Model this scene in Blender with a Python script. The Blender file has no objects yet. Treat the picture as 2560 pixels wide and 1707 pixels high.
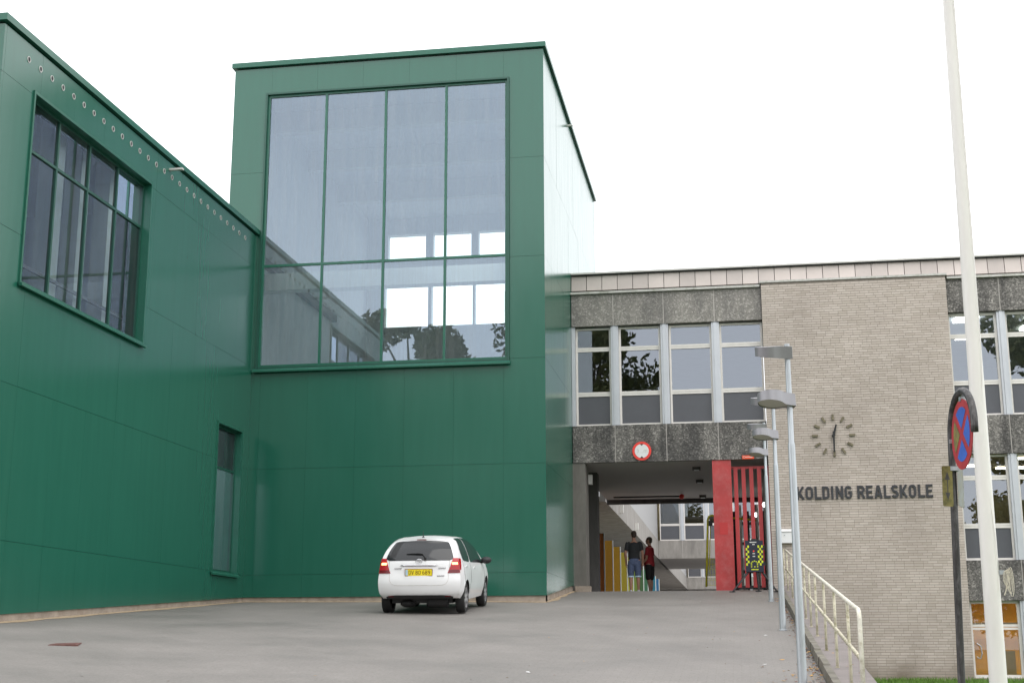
import bpy, bmesh, math, random
import numpy as np
from mathutils import Matrix, Vector
random.seed(7)
rng = np.random.default_rng(11)

# ------------------------------------------------------------------ camera, world, sun, exposure
# axes: X along the tower front (right), Y away from the camera, Z up; the eye is the origin
FOC, PITCH, YAW, ROLL = 3389.9, 0.22125, 0.16285, -0.001445
_cy, _sy, _cp, _sp = math.cos(YAW), math.sin(YAW), math.cos(PITCH), math.sin(PITCH)
FWD = Vector((-_sy*_cp, _cy*_cp, _sp)); _r = Vector((_cy, _sy, 0)); _u = _r.cross(FWD)
RGT = math.cos(ROLL)*_r + math.sin(ROLL)*_u
UPV = -math.sin(ROLL)*_r + math.cos(ROLL)*_u
scene = bpy.context.scene
C = scene.collection
cam = bpy.data.objects.new('camera', bpy.data.cameras.new('camera'))
C.objects.link(cam)
cam.data.sensor_width = 36.0
cam.data.lens = FOC/2560*36
cam.data.clip_start = 0.1
cam.data.clip_end = 3000
cam.matrix_world = Matrix(((RGT.x, UPV.x, -FWD.x, 0), (RGT.y, UPV.y, -FWD.y, 0), (RGT.z, UPV.z, -FWD.z, 0), (0, 0, 0, 1)))
scene.camera = cam
SUN_EL, SUN_AZ = 58, 150            # degrees; azimuth measured from +Y clockwise
w = bpy.data.worlds.new('World'); scene.world = w; w.use_nodes = True
nt = w.node_tree; nt.nodes.clear()
sky = nt.nodes.new('ShaderNodeTexSky'); sky.sky_type = 'NISHITA'; sky.sun_disc = False
sky.sun_elevation = math.radians(SUN_EL); sky.sun_rotation = math.radians(SUN_AZ); sky.dust_density = 4.0
mx = nt.nodes.new('ShaderNodeMixRGB'); mx.inputs[0].default_value = 0.9
mx.inputs[2].default_value = (14.7, 14.85, 15.2, 1)      # closed cloud layer, same in every direction
bg = nt.nodes.new('ShaderNodeBackground'); bg.inputs[1].default_value = 0.105
wo = nt.nodes.new('ShaderNodeOutputWorld')
nt.links.new(sky.outputs[0], mx.inputs[1]); nt.links.new(mx.outputs[0], bg.inputs[0]); nt.links.new(bg.outputs[0], wo.inputs[0])
sd = bpy.data.lights.new('sun', 'SUN'); sd.energy = 0.6; sd.angle = math.radians(45); sd.color = (1, .97, .93)
sun = bpy.data.objects.new('sun', sd); C.objects.link(sun)
_a, _e = math.radians(SUN_AZ), math.radians(SUN_EL)
sun.rotation_euler = Vector((math.sin(_a)*math.cos(_e), math.cos(_a)*math.cos(_e), math.sin(_e))).to_track_quat('Z', 'Y').to_euler()
sun.location = (0, -20, 40)
vs = scene.view_settings
vs.view_transform = 'Standard'; vs.look = 'None'; vs.exposure = 0.52; vs.gamma = 1; vs.use_curve_mapping = False
scene.cycles.max_bounces = 10; scene.cycles.transparent_max_bounces = 12
scene.cycles.use_denoising = True
scene.cycles.caustics_reflective = False; scene.cycles.caustics_refractive = False

def ray(px, py):
    d = FWD + RGT*((px-1280)/FOC) - UPV*((py-853.5)/FOC)
    return d/d.y
def atY(px, py, Y): return ray(px, py)*Y

# ------------------------------------------------------------------ mesh helpers
class MB:
    def __init__(s, T=None): s.v = []; s.f = []; s.T = T
    def add(s, vs_, fs_):
        b = len(s.v)
        s.v += [tuple(s.T(*p)) if s.T else tuple(p) for p in vs_]
        s.f += [tuple(b+i for i in f) for f in fs_]
        return s
    def box(s, x0, x1, y0, y1, z0, z1):
        return s.add([(x0,y0,z0),(x1,y0,z0),(x1,y1,z0),(x0,y1,z0),(x0,y0,z1),(x1,y0,z1),(x1,y1,z1),(x0,y1,z1)],
                     [(0,3,2,1),(4,5,6,7),(0,1,5,4),(1,2,6,5),(2,3,7,6),(3,0,4,7)])
    def quad(s, a, b, c, d): return s.add([a,b,c,d], [(0,1,2,3)])
    def prism(s, poly, fn0, fn1):
        """poly: 2-D outline; fn0 / fn1 map an outline point to the two ends"""
        n = len(poly)
        return s.add([fn0(*p) for p in poly]+[fn1(*p) for p in poly],
                     [tuple(range(n-1,-1,-1)), tuple(range(n,2*n))]+[(i,(i+1)%n,n+(i+1)%n,n+i) for i in range(n)])
    def tube(s, pts, rad, n=10, closed=False, cap=True):
        pts = [Vector(p) for p in pts]; m = len(pts)
        rads = rad if isinstance(rad, (list, tuple)) else [rad]*m
        rings = []; prev = None
        for i, p in enumerate(pts):
            if closed: t = (pts[(i+1)%m]-pts[i-1])
            else: t = pts[min(i+1,m-1)]-pts[max(i-1,0)]
            t.normalize()
            if prev is None:
                a = Vector((0,0,1)) if abs(t.z) < .9 else Vector((1,0,0))
                prev = (a - t*a.dot(t)).normalized()
            else: prev = (prev - t*prev.dot(t)).normalized()
            q = t.cross(prev)
            rings.append([p + (prev*math.cos(k*2*math.pi/n) + q*math.sin(k*2*math.pi/n))*rads[i] for k in range(n)])
        vs_ = [x for r in rings for x in r]; fs_ = []
        for i in range(m if closed else m-1):
            j = (i+1) % m
            for k in range(n): fs_.append((i*n+k, i*n+(k+1)%n, j*n+(k+1)%n, j*n+k))
        if not closed and cap: fs_ += [tuple(range(n-1,-1,-1)), tuple((m-1)*n+k for k in range(n))]
        return s.add(vs_, fs_)
    def lathe(s, prof, n=24, axis='Z', o=(0,0,0)):
        """profile of (r, h) spun round the axis through o"""
        vs_ = []; m = len(prof)
        for r, h in prof:
            for k in range(n):
                a = 2*math.pi*k/n; c, q = r*math.cos(a), r*math.sin(a)
                p = {'Z': (c,q,h), 'Y': (c,h,q), 'X': (h,c,q)}[axis]
                vs_.append((p[0]+o[0], p[1]+o[1], p[2]+o[2]))
        fs_ = [(i*n+k, i*n+(k+1)%n, (i+1)*n+(k+1)%n, (i+1)*n+k) for i in range(m-1) for k in range(n)]
        if prof[0][0] > 1e-6: fs_.append(tuple(range(n-1,-1,-1)))
        if prof[-1][0] > 1e-6: fs_.append(tuple((m-1)*n+k for k in range(n)))
        return s.add(vs_, fs_)
    def ball(s, c, r, n=12, m=8):
        r = r if isinstance(r, (tuple, list)) else (r, r, r)
        vs_ = [(c[0], c[1], c[2]+r[2])]
        for i in range(1, m):
            t = math.pi*i/m
            for k in range(n):
                a = 2*math.pi*k/n
                vs_.append((c[0]+r[0]*math.sin(t)*math.cos(a), c[1]+r[1]*math.sin(t)*math.sin(a), c[2]+r[2]*math.cos(t)))
        vs_.append((c[0], c[1], c[2]-r[2])); L = len(vs_)-1
        fs_ = [(0, 1+k, 1+(k+1)%n) for k in range(n)]
        for i in range(m-2):
            for k in range(n): fs_.append((1+i*n+k, 1+(i+1)*n+k, 1+(i+1)*n+(k+1)%n, 1+i*n+(k+1)%n))
        fs_ += [(L, 1+(m-2)*n+(k+1)%n, 1+(m-2)*n+k) for k in range(n)]
        return s.add(vs_, fs_)
    def mesh(s, name, smooth=False, weld=0):
        me = bpy.data.meshes.new(name)
        me.from_pydata(s.v, [], s.f); me.validate()
        bm = bmesh.new(); bm.from_mesh(me)
        if weld: bmesh.ops.remove_doubles(bm, verts=bm.verts, dist=weld)
        bmesh.ops.recalc_face_normals(bm, faces=bm.faces)
        bm.to_mesh(me); bm.free()
        if smooth:
            for p in me.polygons: p.use_smooth = True
        return me
    def build(s, name, mat, parent=None, smooth=False, weld=0, auto=None):
        o = bpy.data.objects.new(name, s.mesh(name, smooth or auto is not None, weld))
        o.data.materials.append(mat); C.objects.link(o)
        if auto is not None: sharp(o, auto)
        if parent is not None: o.parent = parent
        return o

def sharp(o, deg):
    me = o.data; bm = bmesh.new(); bm.from_mesh(me); lim = math.radians(deg)
    for e in bm.edges:
        if len(e.link_faces) == 2 and e.calc_face_angle(0) > lim: e.smooth = False
    bm.to_mesh(me); bm.free()
def tag(o, label=None, cat=None, group=None, kind=None):
    for k, v in (('label', label), ('category', cat), ('group', group), ('kind', kind)):
        if v: o[k] = v
    return o
def thing(name, label, cat, group=None, loc=(0,0,0)):
    o = bpy.data.objects.new(name, None); C.objects.link(o); o.location = loc; o.empty_display_size = .3
    return tag(o, label, cat, group)
def copy_tree(o, parent=None):
    c = o.copy(); C.objects.link(c); c.parent = parent
    if parent is not None: c.matrix_parent_inverse = o.matrix_parent_inverse.copy()
    for ch in list(o.children): copy_tree(ch, c)
    return c

# ------------------------------------------------------------------ materials
def nodes(name):
    m = bpy.data.materials.new(name); m.use_nodes = True
    return m, m.node_tree, m.node_tree.nodes['Principled BSDF']
def lerpc(c, k): return tuple(min(1, x*k) for x in c[:3])+(1,)
def mk(name, col, rough=.6, metal=0.0, var=.12, scale=4.0, bump=0.0, bscale=60.0, stretch=(1,1,1), tint=None, tintfac=.5, ior=1.5, objvar=0):
    m, t, b = nodes(name)
    tc = t.nodes.new('ShaderNodeTexCoord'); mp = t.nodes.new('ShaderNodeMapping'); mp.inputs['Scale'].default_value = stretch
    t.links.new(tc.outputs['Object'], mp.inputs[0])
    n = t.nodes.new('ShaderNodeTexNoise'); n.inputs['Scale'].default_value = scale; n.inputs['Detail'].default_value = 6; n.inputs['Roughness'].default_value = .65
    t.links.new(mp.outputs[0], n.inputs[0])
    r = t.nodes.new('ShaderNodeValToRGB')
    r.color_ramp.elements[0].position = .3; r.color_ramp.elements[1].position = .7
    r.color_ramp.elements[0].color = lerpc(col, 1-var); r.color_ramp.elements[1].color = lerpc(col, 1+var)
    t.links.new(n.outputs[0], r.inputs[0])
    out = r.outputs[0]
    if tint:
        n2 = t.nodes.new('ShaderNodeTexNoise'); n2.inputs['Scale'].default_value = scale*1.7; n2.inputs['Detail'].default_value = 8; n2.inputs['Roughness'].default_value = .75
        t.links.new(mp.outputs[0], n2.inputs[0])
        r2 = t.nodes.new('ShaderNodeValToRGB'); r2.color_ramp.elements[0].position = .48; r2.color_ramp.elements[1].position = .66
        r2.color_ramp.elements[1].color = (tintfac,)*3+(1,)
        t.links.new(n2.outputs[0], r2.inputs[0])
        mm = t.nodes.new('ShaderNodeMixRGB'); t.links.new(r2.outputs[0], mm.inputs[0]); t.links.new(out, mm.inputs[1]); mm.inputs[2].default_value = tuple(tint)+(1,)
        out = mm.outputs[0]
    if objvar:
        oi = t.nodes.new('ShaderNodeObjectInfo'); mr_ = t.nodes.new('ShaderNodeMapRange'); mr_.inputs[3].default_value = 1-objvar; mr_.inputs[4].default_value = 1+objvar*.4
        t.links.new(oi.outputs['Random'], mr_.inputs[0])
        mv = t.nodes.new('ShaderNodeMixRGB'); mv.blend_type = 'MULTIPLY'; mv.inputs[0].default_value = 1
        t.links.new(out, mv.inputs[1]); t.links.new(mr_.outputs[0], mv.inputs[2]); out = mv.outputs[0]
    t.links.new(out, b.inputs['Base Color'])
    b.inputs['Roughness'].default_value = rough; b.inputs['Metallic'].default_value = metal; b.inputs['IOR'].default_value = ior
    if bump:
        n3 = t.nodes.new('ShaderNodeTexNoise'); n3.inputs['Scale'].default_value = bscale; n3.inputs['Detail'].default_value = 4
        t.links.new(tc.outputs['Object'], n3.inputs[0])
        bp = t.nodes.new('ShaderNodeBump'); bp.inputs['Strength'].default_value = bump; bp.inputs['Distance'].default_value = .01
        t.links.new(n3.outputs[0], bp.inputs['Height']); t.links.new(bp.outputs[0], b.inputs['Normal'])
    return m
def emit(name, col, s):
    m, t, b = nodes(name)
    b.inputs['Base Color'].default_value = tuple(col)+(1,)
    b.inputs['Emission Color'].default_value = tuple(col)+(1,); b.inputs['Emission Strength'].default_value = s
    return m
def glass(name, refl=.12, rcol=(.9,.94,1), tcol=(.8,.88,.86), dirt=.0, rough=.0):
    m = bpy.data.materials.new(name); m.use_nodes = True; t = m.node_tree; t.nodes.clear()
    fr = t.nodes.new('ShaderNodeFresnel'); fr.inputs[0].default_value = 1.5
    ad = t.nodes.new('ShaderNodeMath'); ad.operation = 'ADD'; ad.use_clamp = True; ad.inputs[1].default_value = refl
    t.links.new(fr.outputs[0], ad.inputs[0])
    tr = t.nodes.new('ShaderNodeBsdfTransparent'); tr.inputs[0].default_value = tuple(tcol)+(1,)
    gl = t.nodes.new('ShaderNodeBsdfGlossy'); gl.inputs['Color'].default_value = tuple(rcol)+(1,); gl.inputs['Roughness'].default_value = rough
    mi = t.nodes.new('ShaderNodeMixShader'); t.links.new(ad.outputs[0], mi.inputs[0]); t.links.new(tr.outputs[0], mi.inputs[1]); t.links.new(gl.outputs[0], mi.inputs[2])
    out = mi.outputs[0]
    if dirt:
        tc = t.nodes.new('ShaderNodeTexCoord'); mp = t.nodes.new('ShaderNodeMapping'); mp.inputs['Scale'].default_value = (7, 7, .35)
        n = t.nodes.new('ShaderNodeTexNoise'); n.inputs['Scale'].default_value = 1.6; n.inputs['Detail'].default_value = 8; n.inputs['Roughness'].default_value = .7
        t.links.new(tc.outputs['Object'], mp.inputs[0]); t.links.new(mp.outputs[0], n.inputs[0])
        r = t.nodes.new('ShaderNodeValToRGB'); r.color_ramp.elements[0].position = .42; r.color_ramp.elements[1].position = .75; r.color_ramp.elements[1].color = (dirt,)*3+(1,)
        t.links.new(n.outputs[0], r.inputs[0])
        df = t.nodes.new('ShaderNodeBsdfDiffuse'); df.inputs[0].default_value = (.62,.62,.60,1)
        m2 = t.nodes.new('ShaderNodeMixShader'); t.links.new(r.outputs[0], m2.inputs[0]); t.links.new(out, m2.inputs[1]); t.links.new(df.outputs[0], m2.inputs[2])
        out = m2.outputs[0]
    o = t.nodes.new('ShaderNodeOutputMaterial'); t.links.new(out, o.inputs[0])
    return m
def green_panel():
    m, t, b = nodes('green_panel')
    tc = t.nodes.new('ShaderNodeTexCoord'); mp = t.nodes.new('ShaderNodeMapping'); mp.inputs['Scale'].default_value = (5, 5, .5)
    n = t.nodes.new('ShaderNodeTexNoise'); n.inputs['Scale'].default_value = 1.2; n.inputs['Detail'].default_value = 7
    t.links.new(tc.outputs['Object'], mp.inputs[0]); t.links.new(mp.outputs[0], n.inputs[0])
    oi = t.nodes.new('ShaderNodeObjectInfo')
    m1 = t.nodes.new('ShaderNodeMath'); m1.operation = 'MULTIPLY_ADD'; m1.inputs[1].default_value = .10
    t.links.new(oi.outputs['Random'], m1.inputs[0]); t.links.new(n.outputs[0], m1.inputs[2])
    r = t.nodes.new('ShaderNodeValToRGB'); r.color_ramp.elements[0].position = .25; r.color_ramp.elements[1].position = 1.0
    r.color_ramp.elements[0].color = (.0135, .106, .069, 1); r.color_ramp.elements[1].color = (.0165, .122, .080, 1)
    t.links.new(m1.outputs[0], r.inputs[0]); t.links.new(r.outputs[0], b.inputs['Base Color'])
    b.inputs['Roughness'].default_value = .21; b.inputs['IOR'].default_value = 1.62
    rr_ = t.nodes.new('ShaderNodeMapRange'); rr_.inputs[1].default_value = .3; rr_.inputs[2].default_value = .7; rr_.inputs[3].default_value = .195; rr_.inputs[4].default_value = .225
    t.links.new(n.outputs[0], rr_.inputs[0]); t.links.new(rr_.outputs[0], b.inputs['Roughness'])
    n2 = t.nodes.new('ShaderNodeTexNoise'); n2.inputs['Scale'].default_value = 1.1; n2.inputs['Detail'].default_value = 1
    t.links.new(tc.outputs['Object'], n2.inputs[0])
    bp = t.nodes.new('ShaderNodeBump'); bp.inputs['Strength'].default_value = .05; bp.inputs['Distance'].default_value = .02
    t.links.new(n2.outputs[0], bp.inputs['Height']); t.links.new(bp.outputs[0], b.inputs['Normal'])
    return m
def aggregate(name, dark, light, streak=.5):
    """exposed-aggregate concrete: pale and dark pebbles, rain streaks"""
    m, t, b = nodes(name)
    tc = t.nodes.new('ShaderNodeTexCoord')
    v = t.nodes.new('ShaderNodeTexVoronoi'); v.inputs['Scale'].default_value = 30
    t.links.new(tc.outputs['Object'], v.inputs[0])
    sep = t.nodes.new('ShaderNodeSeparateColor'); t.links.new(v.outputs['Color'], sep.inputs[0])
    r = t.nodes.new('ShaderNodeValToRGB'); e = r.color_ramp.elements
    e[0].position = 0; e[0].color = tuple(dark)+(1,); e[1].position = 1; e[1].color = tuple(light)+(1,)
    k = e.new(.62); k.color = tuple(.72*a+.28*c for a, c in zip(dark, light))+(1,)
    k = e.new(.86); k.color = tuple(.45*a+.55*c for a, c in zip(dark, light))+(1,)
    t.links.new(sep.outputs[0], r.inputs[0])
    mp = t.nodes.new('ShaderNodeMapping'); mp.inputs['Scale'].default_value = (2.2, 2.2, .5); t.links.new(tc.outputs['Object'], mp.inputs[0])
    n = t.nodes.new('ShaderNodeTexNoise'); n.inputs['Scale'].default_value = 1.5; n.inputs['Detail'].default_value = 6; t.links.new(mp.outputs[0], n.inputs[0])
    r2 = t.nodes.new('ShaderNodeValToRGB'); r2.color_ramp.elements[0].position = .35; r2.color_ramp.elements[1].position = .68
    r2.color_ramp.elements[0].color = (1-streak,)*3+(1,); r2.color_ramp.elements[1].color = (1.25,1.24,1.2,1)
    t.links.new(n.outputs[0], r2.inputs[0])
    mm = t.nodes.new('ShaderNodeMixRGB'); mm.blend_type = 'MULTIPLY'; mm.inputs[0].default_value = 1
    t.links.new(r.outputs[0], mm.inputs[1]); t.links.new(r2.outputs[0], mm.inputs[2]); t.links.new(mm.outputs[0], b.inputs['Base Color'])
    b.inputs['Roughness'].default_value = .9
    bp = t.nodes.new('ShaderNodeBump'); bp.inputs['Strength'].default_value = .5; bp.inputs['Distance'].default_value = .008
    t.links.new(v.outputs['Distance'], bp.inputs['Height']); t.links.new(bp.outputs[0], b.inputs['Normal'])
    return m
def brick_mat():
    m, t, b = nodes('pale_brick')
    g = t.nodes.new('ShaderNodeNewGeometry'); oi = t.nodes.new('ShaderNodeObjectInfo')
    a = t.nodes.new('ShaderNodeMath'); a.operation = 'ADD'; t.links.new(g.outputs['Random Per Island'], a.inputs[0]); t.links.new(oi.outputs['Random'], a.inputs[1])
    f = t.nodes.new('ShaderNodeMath'); f.operation = 'FRACT'; t.links.new(a.outputs[0], f.inputs[0])
    r = t.nodes.new('ShaderNodeValToRGB'); e = r.color_ramp.elements
    e[0].color = (.46,.402,.352,1); e[1].color = (.545,.482,.435,1); k = e.new(.5); k.color = (.505,.442,.395,1)
    t.links.new(f.outputs[0], r.inputs[0])
    tc = t.nodes.new('ShaderNodeNewGeometry')
    n = t.nodes.new('ShaderNodeTexNoise'); n.inputs['Scale'].default_value = .8; n.inputs['Detail'].default_value = 5
    t.links.new(tc.outputs['Position'], n.inputs[0])
    r2 = t.nodes.new('ShaderNodeValToRGB'); r2.color_ramp.elements[0].position = .3; r2.color_ramp.elements[1].position = .7
    r2.color_ramp.elements[0].color = (.87,.86,.85,1); r2.color_ramp.elements[1].color = (1.06,1.06,1.05,1)
    t.links.new(n.outputs[0], r2.inputs[0])
    mm = t.nodes.new('ShaderNodeMixRGB'); mm.blend_type = 'MULTIPLY'; mm.inputs[0].default_value = 1
    t.links.new(r.outputs[0], mm.inputs[1]); t.links.new(r2.outputs[0], mm.inputs[2])
    # splash-back soiling low on the wall, ragged edge
    sx = t.nodes.new('ShaderNodeSeparateXYZ'); t.links.new(tc.outputs['Position'], sx.inputs[0])
    ma = t.nodes.new('ShaderNodeMath'); ma.operation = 'MULTIPLY_ADD'; ma.inputs[1].default_value = .9
    t.links.new(n.outputs[0], ma.inputs[0]); t.links.new(sx.outputs[2], ma.inputs[2])
    mr = t.nodes.new('ShaderNodeMapRange'); mr.inputs[1].default_value = -.5; mr.inputs[2].default_value = .25; mr.inputs[3].default_value = .75; mr.inputs[4].default_value = 0
    t.links.new(ma.outputs[0], mr.inputs[0])
    m3 = t.nodes.new('ShaderNodeMixRGB'); m3.inputs[2].default_value = (.13,.10,.055,1)
    t.links.new(mr.outputs[0], m3.inputs[0]); t.links.new(mm.outputs[0], m3.inputs[1])
    t.links.new(m3.outputs[0], b.inputs['Base Color']); b.inputs['Roughness'].default_value = .9
    return m
def paving_mat():
    m, t, b = nodes('paving')
    g = t.nodes.new('ShaderNodeNewGeometry')
    n = t.nodes.new('ShaderNodeTexNoise'); n.inputs['Scale'].default_value = .42; n.inputs['Detail'].default_value = 12; n.inputs['Roughness'].default_value = .72
    t.links.new(g.outputs['Position'], n.inputs[0])
    r = t.nodes.new('ShaderNodeValToRGB'); e = r.color_ramp.elements
    e[0].position = .33; e[0].color = (.160,.149,.137,1); e[1].position = .64; e[1].color = (.220,.204,.189,1)
    t.links.new(n.outputs[0], r.inputs[0])
    # block courses, worn almost smooth
    mp = t.nodes.new('ShaderNodeMapping'); mp.inputs['Scale'].default_value = (1,1,0); t.links.new(g.outputs['Position'], mp.inputs[0])
    br = t.nodes.new('ShaderNodeTexBrick'); br.inputs['Scale'].default_value = 1; br.inputs['Brick Width'].default_value = .21; br.inputs['Row Height'].default_value = .14; br.inputs['Mortar Size'].default_value = .006
    br.inputs['Color1'].default_value = (1.02,1.02,1.02,1); br.inputs['Color2'].default_value = (.98,.98,.98,1); br.inputs['Mortar'].default_value = (.89,.88,.87,1)
    t.links.new(mp.outputs[0], br.inputs[0])
    mm = t.nodes.new('ShaderNodeMixRGB'); mm.blend_type = 'MULTIPLY'; mm.inputs[0].default_value = 1
    t.links.new(r.outputs[0], mm.inputs[1]); t.links.new(br.outputs[0], mm.inputs[2])
    n2 = t.nodes.new('ShaderNodeTexNoise'); n2.inputs['Scale'].default_value = 30; n2.inputs['Detail'].default_value = 6; n2.inputs['Roughness'].default_value = .8
    t.links.new(g.outputs['Position'], n2.inputs[0])
    r2 = t.nodes.new('ShaderNodeValToRGB'); r2.color_ramp.elements[0].position = .3; r2.color_ramp.elements[1].position = .7
    r2.color_ramp.elements[0].color = (.76,.755,.75,1); r2.color_ramp.elements[1].color = (1.18,1.18,1.18,1); t.links.new(n2.outputs[0], r2.inputs[0])
    m2 = t.nodes.new('ShaderNodeMixRGB'); m2.blend_type = 'MULTIPLY'; m2.inputs[0].default_value = 1
    t.links.new(mm.outputs[0], m2.inputs[1]); t.links.new(r2.outputs[0], m2.inputs[2])
    t.links.new(m2.outputs[0], b.inputs['Base Color'])
    # damp patches are a little glossier
    r3 = t.nodes.new('ShaderNodeValToRGB'); r3.color_ramp.elements[0].position = .36; r3.color_ramp.elements[0].color = (.55,)*3+(1,); r3.color_ramp.elements[1].position = .55; r3.color_ramp.elements[1].color = (.72,)*3+(1,)
    t.links.new(n.outputs[0], r3.inputs[0]); t.links.new(r3.outputs[0], b.inputs['Roughness'])
    bp = t.nodes.new('ShaderNodeBump'); bp.inputs['Strength'].default_value = .35; bp.inputs['Distance'].default_value = .006
    t.links.new(n2.outputs[0], bp.inputs['Height']); t.links.new(bp.outputs[0], b.inputs['Normal'])
    return m
def boards_mat(name, col, axis_scale, rough=.6):
    m, t, b = nodes(name)
    g = t.nodes.new('ShaderNodeNewGeometry')
    mp = t.nodes.new('ShaderNodeMapping'); mp.inputs['Scale'].default_value = axis_scale; t.links.new(g.outputs['Position'], mp.inputs[0])
    wv = t.nodes.new('ShaderNodeTexWave'); wv.wave_profile = 'SAW'; wv.inputs['Scale'].default_value = 1; wv.inputs['Distortion'].default_value = 0
    t.links.new(mp.outputs[0], wv.inputs[0])
    r = t.nodes.new('ShaderNodeValToRGB'); r.color_ramp.elements[0].position = .0; r.color_ramp.elements[0].color = lerpc(col, .5); r.color_ramp.elements[1].position = .1; r.color_ramp.elements[1].color = lerpc(col, 1)
    t.links.new(wv.outputs[0], r.inputs[0]); t.links.new(r.outputs[0], b.inputs['Base Color'])
    b.inputs['Roughness'].default_value = rough
    return m

M = {}
M['green'] = green_panel()
M['green_trim'] = mk('green_trim', (.016,.115,.075), .3, var=.08)
M['green_dark'] = mk('green_frame', (.012,.075,.052), .35, var=.08)
M['joint'] = mk('joint_back', (.03,.035,.03), .9)
M['plinth'] = mk('plinth_concrete', (.36,.30,.245), .9, var=.25, scale=2.5, bump=.4, tint=(.2,.16,.12), tintfac=.6)
M['sand'] = mk('sand', (.36,.275,.18), .95, var=.3, scale=9)
M['glass_big'] = glass('hall_glass', .165, (.69,.83,1.0), (.88,.95,.95), dirt=.10)
M['glass_wing'] = glass('wing_glass', .10, (.78,.86,1.0), (.80,.88,.88), dirt=.06)
M['glass_old'] = glass('classroom_glass', .16, (.82,.89,1.0), (.66,.72,.72))
M['glass_clear'] = glass('clear_glass', .05, (.9,.95,1), (.86,.94,.92))
M['inner'] = mk('plaster_inner', (.68,.72,.73), .8, var=.05)
M['inner_pale'] = mk('plaster_pale', (.62,.66,.64), .8, var=.05)
M['inner_dark'] = mk('plaster_dark', (.19,.19,.19), .8, var=.05)
M['inner_warm'] = mk('plaster_warm', (.42,.34,.19), .8, var=.08)
M['inner_orange'] = mk('plaster_orange', (.58,.36,.085), .7, var=.08)
M['agg'] = aggregate('aggregate_concrete', (.19,.18,.168), (.42,.395,.375), .22)
M['agg_dark'] = aggregate('aggregate_concrete_soiled', (.09,.086,.082), (.35,.33,.315), .5)
M['brick'] = brick_mat()
M['mortar'] = mk('mortar', (.265,.228,.20), .95, var=.2, scale=9)
M['seam'] = mk('panel_sealant', (.5,.47,.44), .8)
M['fascia'] = mk('fascia_metal', (.54,.475,.44), .42, var=.07, scale=1.3, objvar=.16)
M['ledge'] = mk('ledge_metal', (.5,.49,.46), .5, var=.15, scale=3, tint=(.16,.17,.09), tintfac=.55)
M['white_frame'] = mk('white_window_frame', (.72,.69,.65), .45, var=.06, scale=6)
M['alu'] = mk('brushed_aluminium', (.52,.54,.57), .42, .35, var=.06, scale=2)
M['dark_panel'] = mk('spandrel_panel', (.085,.088,.1), .35, var=.05)
M['black'] = mk('black_paint', (.012,.012,.013), .5)
M['rubber'] = mk('rubber', (.014,.014,.014), .75, var=.2, scale=20)
M['soffit'] = boards_mat('soffit_boards', (.74,.71,.69), (0,1.6,0), .75)
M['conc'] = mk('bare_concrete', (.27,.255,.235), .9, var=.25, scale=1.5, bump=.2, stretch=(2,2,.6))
M['pier'] = mk('shaded_pier_concrete', (.15,.14,.125), .9, var=.25, scale=1.5, stretch=(2,2,.6))  # bare concrete darkened, the passage shade is put into its colour
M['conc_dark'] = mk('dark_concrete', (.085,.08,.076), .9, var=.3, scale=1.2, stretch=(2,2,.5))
M['ribbed'] = boards_mat('ribbed_white_wall', (.72,.72,.72), (0,1.2,0), .6)
M['red'] = mk('red_paint', (.42,.045,.045), .55, var=.14, scale=2.2, tint=(.55,.40,.38), tintfac=.13, bump=.15, bscale=25)
M['red_slat'] = mk('red_slat_paint', (.40,.04,.042), .5, var=.1, scale=3)
M['redpatch'] = mk('red_patch_paint', (.47,.03,.03), .45, var=.06)
M['yellow_pipe'] = mk('yellow_paint', (.50,.45,.02), .5, var=.2, scale=6, tint=(.14,.14,.05), tintfac=.5)
M['galv'] = mk('galvanised_steel', (.44,.47,.49), .38, .55, var=.1, scale=3, stretch=(3,3,.6))
M['lamp_head'] = mk('lamp_head_paint', (.27,.265,.28), .36, .3, var=.06)
M['lens'] = mk('lamp_lens', (.42,.40,.35), .35, var=.06)
M['rail'] = mk('flaking_white_paint', (.56,.52,.40), .6, var=.3, scale=5, tint=(.17,.15,.05), tintfac=.85)
M['rail_clean'] = mk('white_rail_paint', (.68,.65,.56), .5, var=.15, scale=9, tint=(.3,.24,.1), tintfac=.55)
M['flagpole'] = mk('flagpole_white', (.75,.725,.685), .4, var=.06, scale=2, stretch=(2,2,.4))
M['rope'] = mk('rope', (.62,.57,.46), .9, var=.2, scale=40)
M['post_steel'] = mk('weathered_steel', (.05,.047,.046), .5, .5, var=.45, scale=7, stretch=(2,2,.5), tint=(.24,.23,.23), tintfac=.5)
M['sign_red'] = mk('sign_red', (.42,.035,.045), .45, var=.18, scale=6)
M['sign_blue'] = mk('sign_blue', (.055,.135,.52), .4, var=.22, scale=5)
M['sign_moss'] = mk('sign_moss', (.20,.17,.045), .8, var=.3, scale=12, tint=(.06,.065,.06), tintfac=.8)
M['moss_plate'] = mk('mossy_plate', (.20,.17,.055), .8, var=.35, scale=14, tint=(.07,.07,.03), tintfac=.8)
M['plate_back'] = mk('plate_back', (.13,.145,.12), .5, .4, var=.3, scale=8, tint=(.16,.15,.04), tintfac=.7)
M['letter'] = mk('letter_metal', (.030,.031,.036), .45, var=.1)
M['bronze'] = mk('aged_brass', (.16,.14,.09), .5, .4, var=.35, scale=8)
M['white'] = mk('white_enamel', (.78,.78,.78), .35, var=.03)
M['offwhite'] = mk('off_white', (.62,.61,.58), .5, var=.06)
M['sred'] = mk('bright_sign_red', (.85,.055,.04), .4, var=.06)
M['faded'] = mk('faded_print', (.60,.60,.57), .6)
M['orange_sign'] = mk('orange_sign', (.80,.085,.02), .4, var=.06)
M['lawn'] = mk('lawn_soil', (.06,.11,.025), .95, var=.4, scale=6)
M['blade'] = mk('grass_blade', (.10,.20,.025), .7, var=.35, scale=5)
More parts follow.
